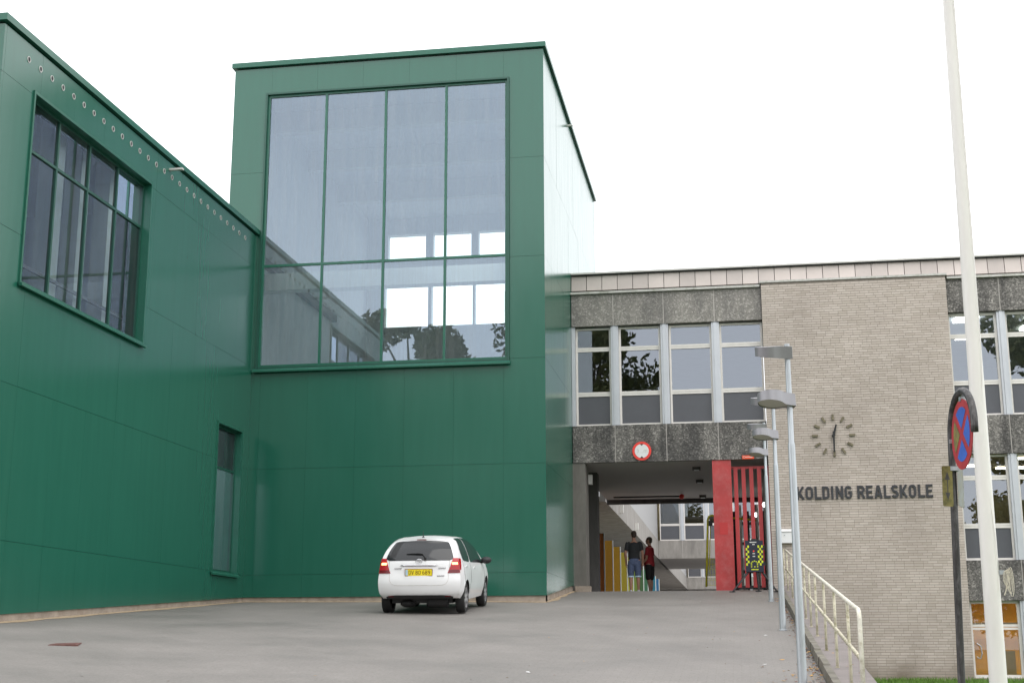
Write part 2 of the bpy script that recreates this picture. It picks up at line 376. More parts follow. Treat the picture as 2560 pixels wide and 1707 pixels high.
M['earth'] = mk('earth', (.16,.16,.13), .95, var=.3, scale=.6)
M['paving'] = paving_mat()
M['strip'] = mk('strip_asphalt', (.20,.175,.165), .9, var=.16, scale=3, bump=.3)
M['kerb'] = mk('kerb_concrete', (.17,.155,.13), .9, var=.35, scale=4, bump=.3, tint=(.10,.10,.04), tintfac=.6)

# ------------------------------------------------------------------ setting: ground
LX = -11.52                                   # plane of the low wing's long wall
def interp(x, xs, ys): return float(np.interp(x, xs, ys))
def ground(X, Y):
    yl = interp(Y, (-60,0,8,14,20.24,31,36.2,46), (-1.3,-.95,-.45,0.0,.38,1.03,1.41,1.41))
    yc = interp(Y, (-60,0,8,14,26.7,31,36.2,46), (-1.5,-1.3,-.8,-.374,.655,1.0,1.42,1.41))
    yr = interp(Y, (-60,0,8,14,31.8,36.2,46), (-1.7,-1.56,-1.2,-.737,.99,1.425,1.41))
    return interp(X, (-40,LX,-6,1.0), (yl+.25,yl,yc,yr))
def sheet(name, x0, x1, y0, y1, nx, ny, fn, mat, kind='structure'):
    b = MB(); xs = np.linspace(x0,x1,nx+1); ys = np.linspace(y0,y1,ny+1)
    b.v = [(x,y,fn(x,y)) for y in ys for x in xs]
    b.f = [(j*(nx+1)+i, j*(nx+1)+i+1, (j+1)*(nx+1)+i+1, (j+1)*(nx+1)+i) for j in range(ny) for i in range(nx)]
    return tag(b.build(name, mat, smooth=True), kind=kind)
sheet('ground', -900, 900, -900, 1500, 4, 4, lambda x,y: -2.4, M['earth'])
drive = sheet('driveway', -40, 1.0, -50, 36.25, 82, 150, ground, M['paving'])
sheet('courtyard_floor', -14, 22, 36.25, 136.25, 8, 80, lambda x,y: 1.415 if y < 37 else 1.45, mk('courtyard_bounce_concrete', (.36,.34,.32), .85, var=.15, scale=.7))  # floor colour made paler to bounce light up to the soffit
def lawn_z(x, y): return interp(y, (-50,10,30,36), (-1.9,-1.6,-1.0,-.83))
sheet('lawn', 1.47, 60, -50, 36.3, 30, 50, lawn_z, M['lawn'])
# raised strip between ramp and lawn: kerb stones in front, asphalt top
b = MB(); ys = np.linspace(-8, 36.05, 90)
for a, c in zip(ys[:-1], ys[1:]):
    za, zc = ground(1.0,a)+.125, ground(1.0,c)+.125
    b.quad((1.10,a,za),(1.50,a,za),(1.50,c,zc),(1.10,c,zc)); b.quad((1.50,a,za),(1.50,a,-2.3),(1.50,c,-2.3),(1.50,c,zc))
tag(b.build('raised_path', M['strip']), kind='structure')
kerb = bpy.data.objects.new('kerb', None); C.objects.link(kerb); tag(kerb, kind='structure')
y = -2.0
while y < 35.9:
    y1 = min(y+.985, 35.95); j = random.uniform(-.006,.006)
    b = MB(); za, zc = ground(1.0,y)+.132+j, ground(1.0,y1)+.132+j
    b.add([(1.0+j,y,za-.6),(1.10,y,za-.6),(1.10,y1,zc-.6),(1.0+j,y1,zc-.6),(1.012+j,y,za),(1.10,y,za),(1.10,y1,zc),(1.012+j,y1,zc)],
          [(0,3,2,1),(4,5,6,7),(0,1,5,4),(1,2,6,5),(2,3,7,6),(3,0,4,7)])
    b.build('kerb_stone', M['kerb'], kerb); y += .995
# grass on the lawn in view
b = MB()
for i in range(9000):
    x, yy = random.uniform(1.6,9.5), 36.0-abs(random.gauss(0,3.2))
    if yy < 24: continue
    z = lawn_z(x,yy); a = random.uniform(0,6.28); h = random.uniform(.05,.13); wd = .012
    dx, dy = math.cos(a)*wd, math.sin(a)*wd; lx, ly = random.uniform(-.04,.04), random.uniform(-.04,.04)
    b.add([(x-dx,yy-dy,z-.01),(x+dx,yy+dy,z-.01),(x+lx,yy+ly,z+h)], [(0,1,2)])
g = b.build('grass', M['blade']); tag(g, 'short green grass at the foot of the pale brick wall', 'grass', kind='stuff')

# ------------------------------------------------------------------ facade helpers
def planeX(X0):  return lambda u, d, z: (X0+d, u, z)        # wall facing +X, u runs along Y
def planeY(Y0):  return lambda u, d, z: (u, Y0-d, z)        # wall facing -Y, u runs along X
def cells(us, zs, holes, bottom=None):
    """yield for every grid cell the list of its sub-rectangles outside the holes"""
    for i in range(len(us)-1):
        for j in range(len(zs)-1):
            u0,u1,z0,z1 = us[i],us[i+1],zs[j],zs[j+1]
            if bottom and z1 <= min(bottom(u0), bottom(u1))+.02: continue
            cu, cz = {u0,u1}, {z0,z1}
            for (a,c,e,f) in holes:
                cu |= {x for x in (a,c) if u0 < x < u1}; cz |= {x for x in (e,f) if z0 < x < z1}
            cu, cz = sorted(cu), sorted(cz); out = []
            for p, q in zip(cu[:-1], cu[1:]):
                for r_, s_ in zip(cz[:-1], cz[1:]):
                    mu, mz = (p+q)/2, (r_+s_)/2
                    if any(a < mu < c and e < mz < f for a,c,e,f in holes): continue
                    out.append((p,q,r_,s_))
            if out: yield (u0,u1,z0,z1), out
def panels(parent, T, us, zs, holes, mat, name='wall_panel', gap=.0028, vgap=.0013, th=.03, bottom=None, jit=.0012):
    for (U0,U1,Z0,Z1), rects in cells(us, zs, holes, bottom):
        b = MB(T); d = random.uniform(-jit, jit)
        have = set()
        for (p,q,r_,s_) in rects:
            p2 = p+vgap if p == U0 else p; q2 = q-vgap if q == U1 else q
            r2 = r_+gap if r_ == Z0 else r_; s2 = s_-gap if s_ == Z1 else s_
            za, zb = (max(r2, bottom(p2)), max(r2, bottom(q2))) if bottom else (r2, r2)
            if s2 <= max(za, zb): continue
            b.add([(p2,d,za),(q2,d,zb),(q2,d,s2),(p2,d,s2)], [(0,1,2,3)])
            ends = [((p2,za),(p2,s2), p == U0 or not any(abs(o[1]-p)<1e-6 and abs(o[2]-r_)<1e-6 for o in rects)),
                    ((q2,zb),(q2,s2), q == U1 or not any(abs(o[0]-q)<1e-6 and abs(o[2]-r_)<1e-6 for o in rects)),
                    ((p2,za),(q2,zb), r_ == Z0 or not any(abs(o[3]-r_)<1e-6 and abs(o[0]-p)<1e-6 for o in rects)),
                    ((p2,s2),(q2,s2), s_ == Z1 or not any(abs(o[2]-s_)<1e-6 and abs(o[0]-p)<1e-6 for o in rects))]
            for (a, c, on) in ends:
                if on: b.add([(a[0],d,a[1]),(c[0],d,c[1]),(c[0],d-th,c[1]),(a[0],d-th,a[1])], [(0,1,2,3)])
        if b.v: b.build(name, mat, parent, weld=.0005)
def wall(parent, T, u0, u1, z0, z1, holes, d0, d1, mat, name='wall', bottom=None):
    """solid wall between depths d0 (outer) and d1 (inner) with openings, one part"""
    b = MB(T)
    for _, rects in cells([u0,u1],[z0,z1],holes):
        us = sorted({r[0] for r in rects}|{r[1] for r in rects}); zz = sorted({r[2] for r in rects}|{r[3] for r in rects})
        S = set(rects)
        for (p,q,r_,s_) in rects:
            b.add([(p,d0,r_),(q,d0,r_),(q,d0,s_),(p,d0,s_)],[(0,1,2,3)]); b.add([(p,d1,r_),(q,d1,r_),(q,d1,s_),(p,d1,s_)],[(3,2,1,0)])
            def nb(du, dz):
                cu, cz = (p+q)/2, (r_+s_)/2
                for o in rects:
                    if du == -1 and abs(o[1]-p)<1e-6 and abs(o[2]-r_)<1e-6: return True
                    if du == 1 and abs(o[0]-q)<1e-6 and abs(o[2]-r_)<1e-6: return True
                    if dz == -1 and abs(o[3]-r_)<1e-6 and abs(o[0]-p)<1e-6: return True
                    if dz == 1 and abs(o[2]-s_)<1e-6 and abs(o[0]-p)<1e-6: return True
            if not nb(-1,0): b.add([(p,d0,r_),(p,d0,s_),(p,d1,s_),(p,d1,r_)],[(0,1,2,3)])
            if not nb(1,0): b.add([(q,d0,r_),(q,d0,s_),(q,d1,s_),(q,d1,r_)],[(0,1,2,3)])
            if not nb(0,-1): b.add([(p,d0,r_),(q,d0,r_),(q,d1,r_),(p,d1,r_)],[(0,1,2,3)])
            if not nb(0,1): b.add([(p,d0,s_),(q,d0,s_),(q,d1,s_),(p,d1,s_)],[(0,1,2,3)])
    return b.build(name, mat, parent, weld=.0005)
def grid_window(parent, T, u0, u1, z0, z1, ubars, zbars, d, fw, bw, mat, gmat, sill=True, lining=.0):
    """frame at depth d (outer face), bars, one pane per field; returns the window part"""
    b = MB(T); t = .07
    b.box(u0,u0+fw,d-t,d,z0,z1); b.box(u1-fw,u1,d-t,d,z0,z1)
    b.box(u0+fw,u1-fw,d-t,d-.002,z0,z0+fw); b.box(u0+fw,u1-fw,d-t,d-.002,z1-fw,z1)
    for x in ubars: b.box(x-bw/2,x+bw/2,d-t,d-.004,z0+fw,z1-fw)
    xs = [u0+fw]+[x for q in ubars for x in (q-bw/2,q+bw/2)]+[u1-fw]
    for z in zbars:
        for k in range(0,len(xs),2): b.box(xs[k],xs[k+1],d-t,d-.006,z-bw/2,z+bw/2)
    win = b.build('window', mat, parent)
    zz = [z0+fw]+[x for q in zbars for x in (q-bw/2,q+bw/2)]+[z1-fw]
    for k in range(0,len(xs),2):
        for j in range(0,len(zz),2):
            MB(T).quad((xs[k]-.01,d-.035,zz[j]-.01),(xs[k+1]+.01,d-.035,zz[j]-.01),(xs[k+1]+.01,d-.035,zz[j+1]+.01),(xs[k]-.01,d-.035,zz[j+1]+.01)).build('pane', gmat, win)
    return win
def reveal(parent, T, u0, u1, z0, z1, d_out, d_in, wd, mat, name='window_surround'):
    b = MB(T)
    b.box(u0-wd,u0,d_in,d_out,z0-wd,z1+wd); b.box(u1,u1+wd,d_in,d_out,z0-wd,z1+wd)
    b.box(u0,u1,d_in,d_out-.003,z1,z1+wd); b.box(u0,u1,d_in,d_out-.003,z0-wd,z0)
    return b.build(name, mat, parent)

ZS = [-1.0, 1.66, 4.16, 6.66, 9.16, 11.67, 14.49]
# ------------------------------------------------------------------ low green wing
wing = thing('school_building', 'low green-panelled wing with a row of small round vents under its roof edge', 'building', loc=(LX-6,25,0))
wing.location = (0,0,0)
T = planeX(LX)
YA, YB = 18.93, 31.0
bot = lambda u: interp(u, (18,20.23,31), (.38,.51,1.14))
W1 = (19.96, 24.77, 5.85, 9.24); W2 = (28.89, 30.5, 1.62, 5.02)
ucol = [YA]+[31-1.2*k for k in range(10,0,-1) if 31-1.2*k > YA+.05]+[YB]
panels(wing, T, ucol, [-1.0,1.66,4.16,6.66,9.16,9.98], [W1,W2], M['green'], bottom=bot)
wall(wing, T, YA+.03, YB-.02, 0, 9.99, [W1,W2], -.034, -.30, M['joint'])
T2 = planeY(YA)
panels(wing, T2, [LX-1.2*k for k in range(9,-1,-1)], [-1.0,1.66,4.16,6.66,9.16,9.98], [], M['green'])
wall(wing, T2, LX-10.8, LX-.02, -1.5, 9.99, [], -.034, -.3, M['joint'])
MB().box(LX-10.8, LX-.32, YA+.32, YB+8, 9.7, 9.9).build('roof', M['inner_dark'], wing)
b = MB(); b.box(LX-10.8, LX+.06, YA-.06, YA+.3, 10.02, 10.14); b.box(LX-.3, LX+.06, YA+.3, YB-.01, 10.02, 10.139); b.build('coping', M['green_trim'], wing)
b = MB(T)
b.add([(YA,-.03,-1.2),(YB,-.03,-1.2),(YB,-.03,bot(YB)+.02),(20.23,-.03,bot(20.23)+.02),(YA,-.03,bot(YA)+.02),(YA,-.3,-1.2),(YB,-.3,-1.2),(YB,-.3,bot(YB)+.02),(20.23,-.3,bot(20.23)+.02),(YA,-.3,bot(YA)+.02)],
      [(0,1,2,3,4),(9,8,7,6,5),(0,1,6,5),(4,3,8,9),(3,2,7,8),(0,4,9,5)])
b.build('plinth', M['plinth'], wing)
# big eight-light window, deep reveal, sill
def wing_window(wd, nb, zb, dep):
    u0,u1,z0,z1 = wd
    reveal(wing, T, u0+.05, u1-.05, z0+.05, z1-.05, .03, -.42, .048, M['green_trim'])
    MB(T).add([(u0-.03,.09,z0-.05),(u1+.03,.09,z0-.05),(u1+.03,.09,z0-.01),(u0-.03,.09,z0-.01),(u0-.03,.032,z0-.05),(u1+.03,.032,z0-.05),(u1+.03,.032,z0+.02),(u0-.03,.032,z0+.02)],
              [(0,1,2,3),(4,7,6,5),(0,3,7,4),(1,5,6,2),(3,2,6,7),(0,4,5,1)]).build('window_sill', M['green_trim'], wing)
    ub = [u0+.05+(u1-u0-.1)*k/nb for k in range(1,nb)]
    return grid_window(wing, T, u0+.05, u1-.05, z0+.05, z1-.05, ub, [zb], dep, .05, .05, M['green_dark'], M['glass_wing'])
wing_window(W1, 4, 8.28, -.13)
wing_window(W2, 1, 4.02, -.13)
# rooms behind
def room(parent, x0,x1,y0,y1,z0,z1, open_side, mats, name='inner_wall'):
    b = MB(); q = {'-X': [(x0,y0),(x0,y1)], '+X': [(x1,y0),(x1,y1)], '-Y': [(x0,y0),(x1,y0)], '+Y': [(x0,y1),(x1,y1)]}
    for k, (a, c) in q.items():
        if k != open_side: b.quad((a[0],a[1],z0),(c[0],c[1],z0),(c[0],c[1],z1),(a[0],a[1],z1))
    o = b.build(name, mats[0], parent)
    MB().quad((x0,y0,z1),(x1,y0,z1),(x1,y1,z1),(x0,y1,z1)).build('inner_ceiling', mats[1], parent)
    MB().quad((x0,y0,z0),(x1,y0,z0),(x1,y1,z0),(x0,y1,z0)).build('inner_floor', mats[2], parent)
    return o
room(wing, LX-6, LX-.31, YA+.6, 27.5, 5.2, 9.6, '+X', (M['inner'], M['inner_pale'], M['inner_dark']))
room(wing, LX-4, LX-.31, 28.2, 30.9, 1.1, 5.1, '+X', (M['inner'], M['inner'], M['inner_dark']))
for yy in (20.55, 22.0, 23.0, 24.2): MB().box(LX-.95, LX-.62, yy, yy+.34, 5.2, 9.6).build('inner_column', M['inner_pale'], wing)
MB().box(LX-.5, LX-.46, YA+.9, 26.8, 6.4, 6.46).build('inner_rail', M['inner_dark'], wing)
MB().box(LX-.9, LX-.55, 30.05, 30.35, 1.1, 5.1).build('inner_column', M['inner_pale'], wing)
M['vent_grey'] = mk('vent_grey', (.60,.60,.58), .5)
# 27 round vents

ring = MB(); n = 20
prof = [(.043,-.02),(.043,.010),(.055,.010),(.055,-.001)]
for r_, h in prof: ring.v += [(h, r_*math.cos(2*math.pi*k/n), r_*math.sin(2*math.pi*k/n)) for k in range(n)]
ring.f = [(i*n+k, i*n+(k+1)%n, (i+1)*n+(k+1)%n, (i+1)*n+k) for i in range(3) for k in range(n)]
ringme = ring.mesh('vent'); ringme.materials.append(M['vent_grey'])
hole = MB(); hole.v = [(.002, .043*math.cos(2*math.pi*k/n), .043*math.sin(2*math.pi*k/n)) for k in range(n)]; hole.f = [tuple(range(n))]
holeme = hole.mesh('vent_opening'); holeme.materials.append(M['black'])
for k in range(27):
    yy = 19.73+k*(30.12-19.73)/26
    o = bpy.data.objects.new('vent', ringme); C.objects.link(o); o.parent = wing; o.location = (LX, yy, 9.695)
    h = bpy.data.objects.new('vent_opening', holeme); C.objects.link(h); h.parent = o
p = Vector((LX, 25.6, 9.86))
MB().box(LX, LX+.30, 25.55, 25.63, 9.80, 9.84).build('wall_bracket', M['offwhite'], wing)

# ------------------------------------------------------------------ tall green block
tower = thing('school_building', 'tall green-panelled block with a big eight-pane window above the parked car', 'building')
TX, TY, TL, TB = -4.30, 31.0, -12.31, 43.2
T = planeY(TY)
ucol = [TL,-11.30,-10.10,-8.90,-7.70,-6.50,-5.30,TX]
WT = (-11.44, -5.15, 6.60, 13.79)
panels(tower, T, ucol, ZS, [WT], M['green'], bottom=lambda u: 1.14)
wall(tower, T, TL+.03, TX-.03, 1.0, 14.5, [WT], -.034, -.3, M['joint'])
T3 = planeX(TX)
cb = lambda u: interp(u, (31,36.15,60), (1.14,1.58,1.6))
panels(tower, T3, [31.0]+[31+1.2*k for k in range(1,11)]+[TB], ZS, [], M['green'], bottom=cb)
wall(tower, T3, 31.3, TB-.03, .9, 14.5, [], -.034, -.3, M['joint'])
TLf = lambda u,d,z: (TL-d, u, z)
panels(tower, TLf, [31.0]+[31+1.2*k for k in range(1,11)]+[TB], [9.16,11.67,14.49], [], M['green'])
wall(tower, TLf, 31.3, TB-.03, .9, 14.5, [], -.034, -.3, M['joint'])
b = MB()   # coping in mitred lengths
b.box(TL-.07,TX+.07,TY-.07,TY+.32,14.53,14.66); b.box(TX-.32,TX+.07,TY+.32,TB,14.53,14.659); b.box(TL-.07,TL+.32,TY+.32,TB,14.53,14.659)
b.build('coping', M['green_trim'], tower)
b = MB(); b.box(TL,TX-.03,TY+.03,TY+.3,.2,1.16); b.build('plinth', M['plinth'], tower)
b = MB(T3); b.add([(31.3,-.03,.2),(36.2,-.03,.2),(36.2,-.03,1.6),(31.3,-.03,1.19),(31.3,-.3,.2),(36.2,-.3,.2),(36.2,-.3,1.6),(31.3,-.3,1.19)],[(0,1,2,3),(7,6,5,4),(0,4,5,1),(1,5,6,2),(2,6,7,3),(3,7,4,0)])
b.build('plinth', M['plinth'], tower)
MB(T3).box(35.72,35.80,0,.17,14.30,14.34).build('wall_bracket', M['offwhite'], tower)
# the big window: thin frame, sill, three bars and one transom
u0,u1,z0,z1 = WT
reveal(tower, T, u0+.05, u1-.05, z0+.05, z1-.05, .05, -.2, .048, M['green_dark'])
MB(T).add([(u0-.05,.13,z0-.09),(u1+.02,.13,z0-.09),(u1+.02,.13,z0-.045),(u0-.05,.13,z0-.045),(u0-.05,.052,z0-.09),(u1+.02,.052,z0-.09),(u1+.02,.052,z0-.0),(u0-.05,.052,z0-.0)],
          [(0,1,2,3),(4,7,6,5),(0,3,7,4),(1,5,6,2),(3,2,6,7),(0,4,5,1)]).build('window_sill', M['green_trim'], tower)
grid_window(tower, T, u0+.05, u1-.05, z0+.05, z1-.05, [-9.85,-8.30,-6.75], [9.22], -.02, .06, .06, M['green_trim'], M['glass_big'])
# hall inside: shell with openings in the far wall
BY = 42.9
holes = []
for (xa,ya,xb,yb) in ((971,587,1064,645),(1083,582,1178,641),(1196,578,1262,638)):
    a = atY(xa,ya,BY); c = atY(xb,yb,BY); holes.append((a.x, c.x, min(a.z,c.z), (atY((xa+xb)/2,ya,BY)).z))
for (xa,ya,xb,yb) in ((963,688,1069,815),(1079,684,1181,811),(1187,680,1262,806)):
    a = atY(xa,ya,BY); c = atY(xb,yb,BY); holes.append((a.x, c.x, min(a.z,c.z), (atY((xa+xb)/2,ya,BY)).z))
zt = [holes[0][2],holes[0][3]]; zl = [holes[3][2],holes[3][3]]
holes = [(h[0],h[1],zt[0],zt[1]) if k < 3 else (h[0],h[1],zl[0],zl[1]) for k,h in enumerate(holes)]
holes = [(a,min(c,TX-.45),e,f) for a,c,e,f in holes]
TBf = planeY(BY)
wall(tower, TBf, TL+.3, TX-.3, 1.0, 14.3, holes, 0, -.28, M['inner'], 'far_wall')
for h in holes:
    MB(TBf).quad((h[0],-.15,h[2]),(h[1],-.15,h[2]),(h[1],-.15,h[3]),(h[0],-.15,h[3])).build('far_pane', M['glass_clear'], tower)
MB().quad((TL+.31,TY+.31,1),(TL+.31,BY,1),(TL+.31,BY,14.2),(TL+.31,TY+.31,14.2)).build('inner_wall', M['inner'], tower)
MB().quad((TX-.31,TY+.31,1),(TX-.31,BY,1),(TX-.31,BY,14.2),(TX-.31,TY+.31,14.2)).build('inner_wall', M['inner'], tower)
MB().box(TL+.05,TX-.05,TY+.05,BY+.25,14.2,14.38).build('roof', M['inner'], tower)
MB().box(TL+.32,TX-.32,TY+.31,BY-.01,6.2,6.5).build('inner_floor', M['inner'], tower)
MB().box(TL+.32,TX-.32,TY+1.0,TY+1.35,8.86,9.30).build('inner_beam', M['inner_pale'], tower)
for k in range(3):
    MB().box(TL+.32,TX-.32,TY+2.2+3*k,TY+2.45+3*k,13.6,14.19).build('inner_beam', M['inner_pale'], tower)

# ------------------------------------------------------------------ old concrete school building
school = thing('school_building', 'grey concrete school building with pale brick wall and drive-through passage', 'building')
DY = 36.2
ZR = dict(fas=(9.63,10.10), top=(8.60,9.49), win=(5.84,8.57), band=(4.83,5.83))
def unit(parent, T, u0, u1, z0, z1, d=-.16, gmat=None, detail=True, op=False):
    """three-light window: small light, tall light, dark panel"""
    fw = .055; h = z1-z0
    za, zb = z1-.60/2.73*h, z0+.88/2.73*h
    b = MB(T); t = .08
    b.box(u0,u0+fw,d-t,d,z0,z1); b.box(u1-fw,u1,d-t,d,z0,z1)
    for (a,c) in ((z0,z0+fw),(zb-.06,zb-.004),(zb+.004,zb+.06),(za-.06,za-.004),(za+.004,za+.06),(z1-fw,z1)): b.box(u0+fw,u1-fw,d-t,d-.002,a,c)
    for zc in (za, zb): b.box(u0+fw,u1-fw,d-t,d-.02,zc-.004,zc+.004)
    win = b.build('window', M['white_frame'], parent)
    gm = gmat or M['glass_old']
    for (a,c) in ((za+.055,z1-fw+.01),(zb+.055,za-.055)):
        MB(T).quad((u0+fw-.01,d-.04,a),(u1-fw+.01,d-.04,a),(u1-fw+.01,d-.04,c),(u0+fw-.01,d-.04,c)).build('pane', gm, win)
    MB(T).box(u0+fw-.01,u1-fw+.01,d-.06,d-.03,z0+fw-.01,zb-.05).build('spandrel', M['dark_panel'], win)
    return win
def pilaster(parent, T, u, z0, z1):
    MB(T).box(u-.105,u+.105,-.2,-.055,z0,z1).build('pilaster', M['alu'], parent)
    MB(T).box(u-.045,u+.045,-.055,-.03,z0+.001,z1-.001).build('pilaster_rib', M['alu'], parent)
def band(parent, T, us, z0, z1, mat, th=.16):
    for a, c in zip(us[:-1], us[1:]):
        MB(T).box(a+.012,c-.012,-th,random.uniform(-.004,.004),z0,z1).build('concrete_panel', mat, parent)
    for x in us[1:-1]: MB(T).box(x-.012,x+.012,-th,-.012,z0+.002,z1-.002).build('panel_joint', M['seam'], parent)
T = planeY(DY)
jl = [TX+.005,-3.13,-1.755,-.38,.90]
band(school, T, jl, *ZR['top'], M['agg']); band(school, T, jl, *ZR['band'], M['agg_dark'])
ul = [(TX+.11,-3.215),(-3.0,-1.86),(-1.63,-.475),(-.265,.885)]
for a, c in ul: unit(school, T, a, c, *ZR['win'])
for x in (-3.107,-1.745,-.37): pilaster(school, T, x, 5.835, 8.595)
MB(T).box(TX+.005,TX+.105,-.2,-.06,5.835,8.595).build('pilaster', M['alu'], school)
# right-hand bay: three storeys of the same
jr = [5.70,7.06,8.44,9.82,11.2]
ST = 3.715
band(school, T, jr, *ZR['top'], M['agg_dark']); band(school, T, jr, *ZR['band'], M['agg_dark']); band(school, T, jr, 1.12, 2.12, M['agg_dark'])
ur = [(5.72,6.955),(7.165,8.335),(8.545,9.715),(9.925,11.1)]
for a, c in ur:
    unit(school, T, a, c, *ZR['win']); unit(school, T, a, c, 2.13, 4.82)
for x in (7.06,8.44,9.82):
    pilaster(school, T, x, 5.835, 8.595); pilaster(school, T, x, 2.125, 4.825); pilaster(school, T, x, -.85, 1.115)
# ground floor: glazed door and lights
for k, (a, c) in enumerate(ur):
    b = MB(T); d = -.16; t = .08
    b.box(a,a+.07,d-t,d,-.78,1.118); b.box(c-.07,c,d-t,d,-.78,1.118)
    for (e,f) in ((-.78,-.70),(.40,.46),(.475,.535),(1.05,1.118)): b.box(a+.07,c-.07,d-t,d-.002,e,f)
    win = b.build('door' if k == 0 else 'window', M['white_frame'], school)
    for (e,f) in ((-.71,.41),(.53,1.06)):
        MB(T).quad((a+.06,d-.04,e),(c-.06,d-.04,e),(c-.06,d-.04,f),(a+.06,d-.04,f)).build('pane', M['glass_clear'], win)
    if k == 0:
        MB(T).tube([(a+.13,d,.05),(a+.13,d+.05,.07),(a+.22,d+.06,.0),(a+.24,d+.06,-.18),(a+.2,d+.05,-.3),(a+.13,d+.05,-.28),(a+.13,d,-.26)], .014, 8).build('door_handle', M['galv'], win)
MB(T).box(5.72,11.2,-.236,-.165,1.119,1.3).build('lintel', M['conc_dark'], school)
MB(T).box(5.70,11.2,-.4,.02,-.95,-.79).build('door_step', M['conc'], school)
# rooms behind the glass
def lamp(parent, x0,x1,y0,y1,z, name='ceiling_light', s=5):
    MB().box(x0,x1,y0,y1,z-.05,z-.012).build(name, M['lit'], parent)
M['lit'] = emit('lit_lamp_diffuser', (1,.98,.92), 6)
M['lit_warm'] = emit('warm_lamp', (1,.84,.6), 7)
room(school, TX+.02,.88, DY+.3,45.8, 5.02,8.62, '-Y', (M['inner'],M['inner_pale'],M['inner_dark']))
room(school, 5.5,11.3, DY+.3,44, 5.1,8.62, '-Y', (M['inner_pale'],M['inner_pale'],M['inner_dark']))
room(school, 5.5,11.3, DY+.3,42, 1.5,4.86, '-Y', (M['inner_warm'],M['inner_warm'],M['inner_dark']))
room(school, 5.5,11.3, DY+.24,40, -.85,1.16, '-Y', (M['inner_orange'],M['inner_orange'],M['inner_orange']))
lamp(school, 6.02,6.62,36.75,37.4,8.62); lamp(school, 6.4,6.7,39.2,39.6,8.62); lamp(school, 8.0,8.6,38.2,38.7,8.62); lamp(school, 7.9,8.5,36.75,37.4,8.62)
lamp(school, 5.9,6.1,36.9,38.1,4.86); lamp(school, 7.2,8.6,37.2,37.4,4.86); lamp(school, 7.2,8.6,39.2,39.4,4.86); lamp(school, 5.8,6.9,38.6,38.8,4.86)
for x_ in (5.85,7.35,8.75): MB().box(x_,x_+1.0,37.5,38.1,1.10,1.148).build('ceiling_light', M['lit_warm'], school)
MB().box(5.52,11.2,38.9,39.0,.55,.62).build('inner_shelf', M['inner_dark'], school)
MB().box(6.35,6.9,37.1,37.5,-.84,-.12).build('inner_cabinet', M['inner_warm'], school)
MB().box(6.42,6.6,37.0,37.3,2.35,3.35).build('inner_cabinet', M['inner_dark'], school)
# fascia of metal sheets, ledge, roof
x = TX+.005; k = 0
while x < 11.2:
    x1 = min(x+.4285, 11.25); d = -.1+random.uniform(-.004,.004)
    b = MB(T); b.add([(x+.008,d,9.64),(x1-.008,d,9.64),(x1-.008,d-.06,10.07),(x+.008,d-.06,10.07),(x+.008,d-.08,9.64),(x1-.008,d-.08,9.64),(x1-.008,d-.14,10.07),(x+.008,d-.14,10.07)],
                     [(0,1,2,3),(7,6,5,4),(0,4,5,1),(1,5,6,2),(2,6,7,3),(3,7,4,0)])
    b.build('fascia_panel', M['fascia'], school)
    x = x1; k += 1
MB(T).box(TX+.005,11.3,-.6,-.245,9.6,10.04).build('fascia_backing', M['conc_dark'], school)
for (a,c) in ((TX+.005,.86),(5.75,11.3)): MB(T).add([(a,.07,9.50),(c,.07,9.50),(c,.07,9.56),(a,.07,9.56),(a,-.2,9.50),(c,-.2,9.50),(c,-.2,9.635),(a,-.2,9.635)],
    [(0,1,2,3),(7,6,5,4),(0,4,5,1),(1,5,6,2),(2,6,7,3),(3,7,4,0)]).build('ledge', M['ledge'], school)
MB(T).box(.865,5.745,-.2,.14,9.585,9.64).build('ledge', M['ledge'], school)
b = MB(T); b.box(TX+.005,11.3,-.3,-.06,10.105,10.15); b.build('roof_edge', M['offwhite'], school)
MB(T).box(TX+.005,11.3,-.31,-.10,10.075,10.104).build('roof_shadow_gap', M['black'], school)
MB().box(TX+.005,11.3,DY+.32,46,9.9,10.1).build('roof', M['conc_dark'], school)
b = MB(T); b.box(5.55,5.7,-.5,-.02,-1.5,9.5); b.build('return_wall', M['conc'], school)
# brick wall: backing, then every brick
BX0, BX1, BZ0, BZ1, BD = .895, 5.705, -.95, 9.58, .11
bw_part = MB(T).box(BX0+.002,BX1-.002,-.2,BD-.007,BZ0,BZ1).build('brick_wall', M['mortar'], school)
BL, BH, JT = .228, .0545, .0122
def brick_mesh(l):
    m_ = MB(); m_.box(0,l,-.0,.09,0,BH); return m_
br_me = {}
spots = []
row = 0; z = BZ0+.005
while z+BH < BZ1:
    off = (.0,.12,.06,.18)[row%4]; x = BX0
    first = .108 if row%2 else .168 if row%4 == 2 else BL
    while x < BX1-.03:
        l = first if x == BX0 else (BL if random.random() > .07 else .108)
        l = min(l, BX1-x)
        if BX1-(x+l) < .05: l = BX1-x
        spots.append((x, z, l)); x += l+.0075
    z += BH+JT; row += 1
spots.sort(key=lambda s: (s[0]+s[2]/2)**2+(s[1])**2)
rest = MB()
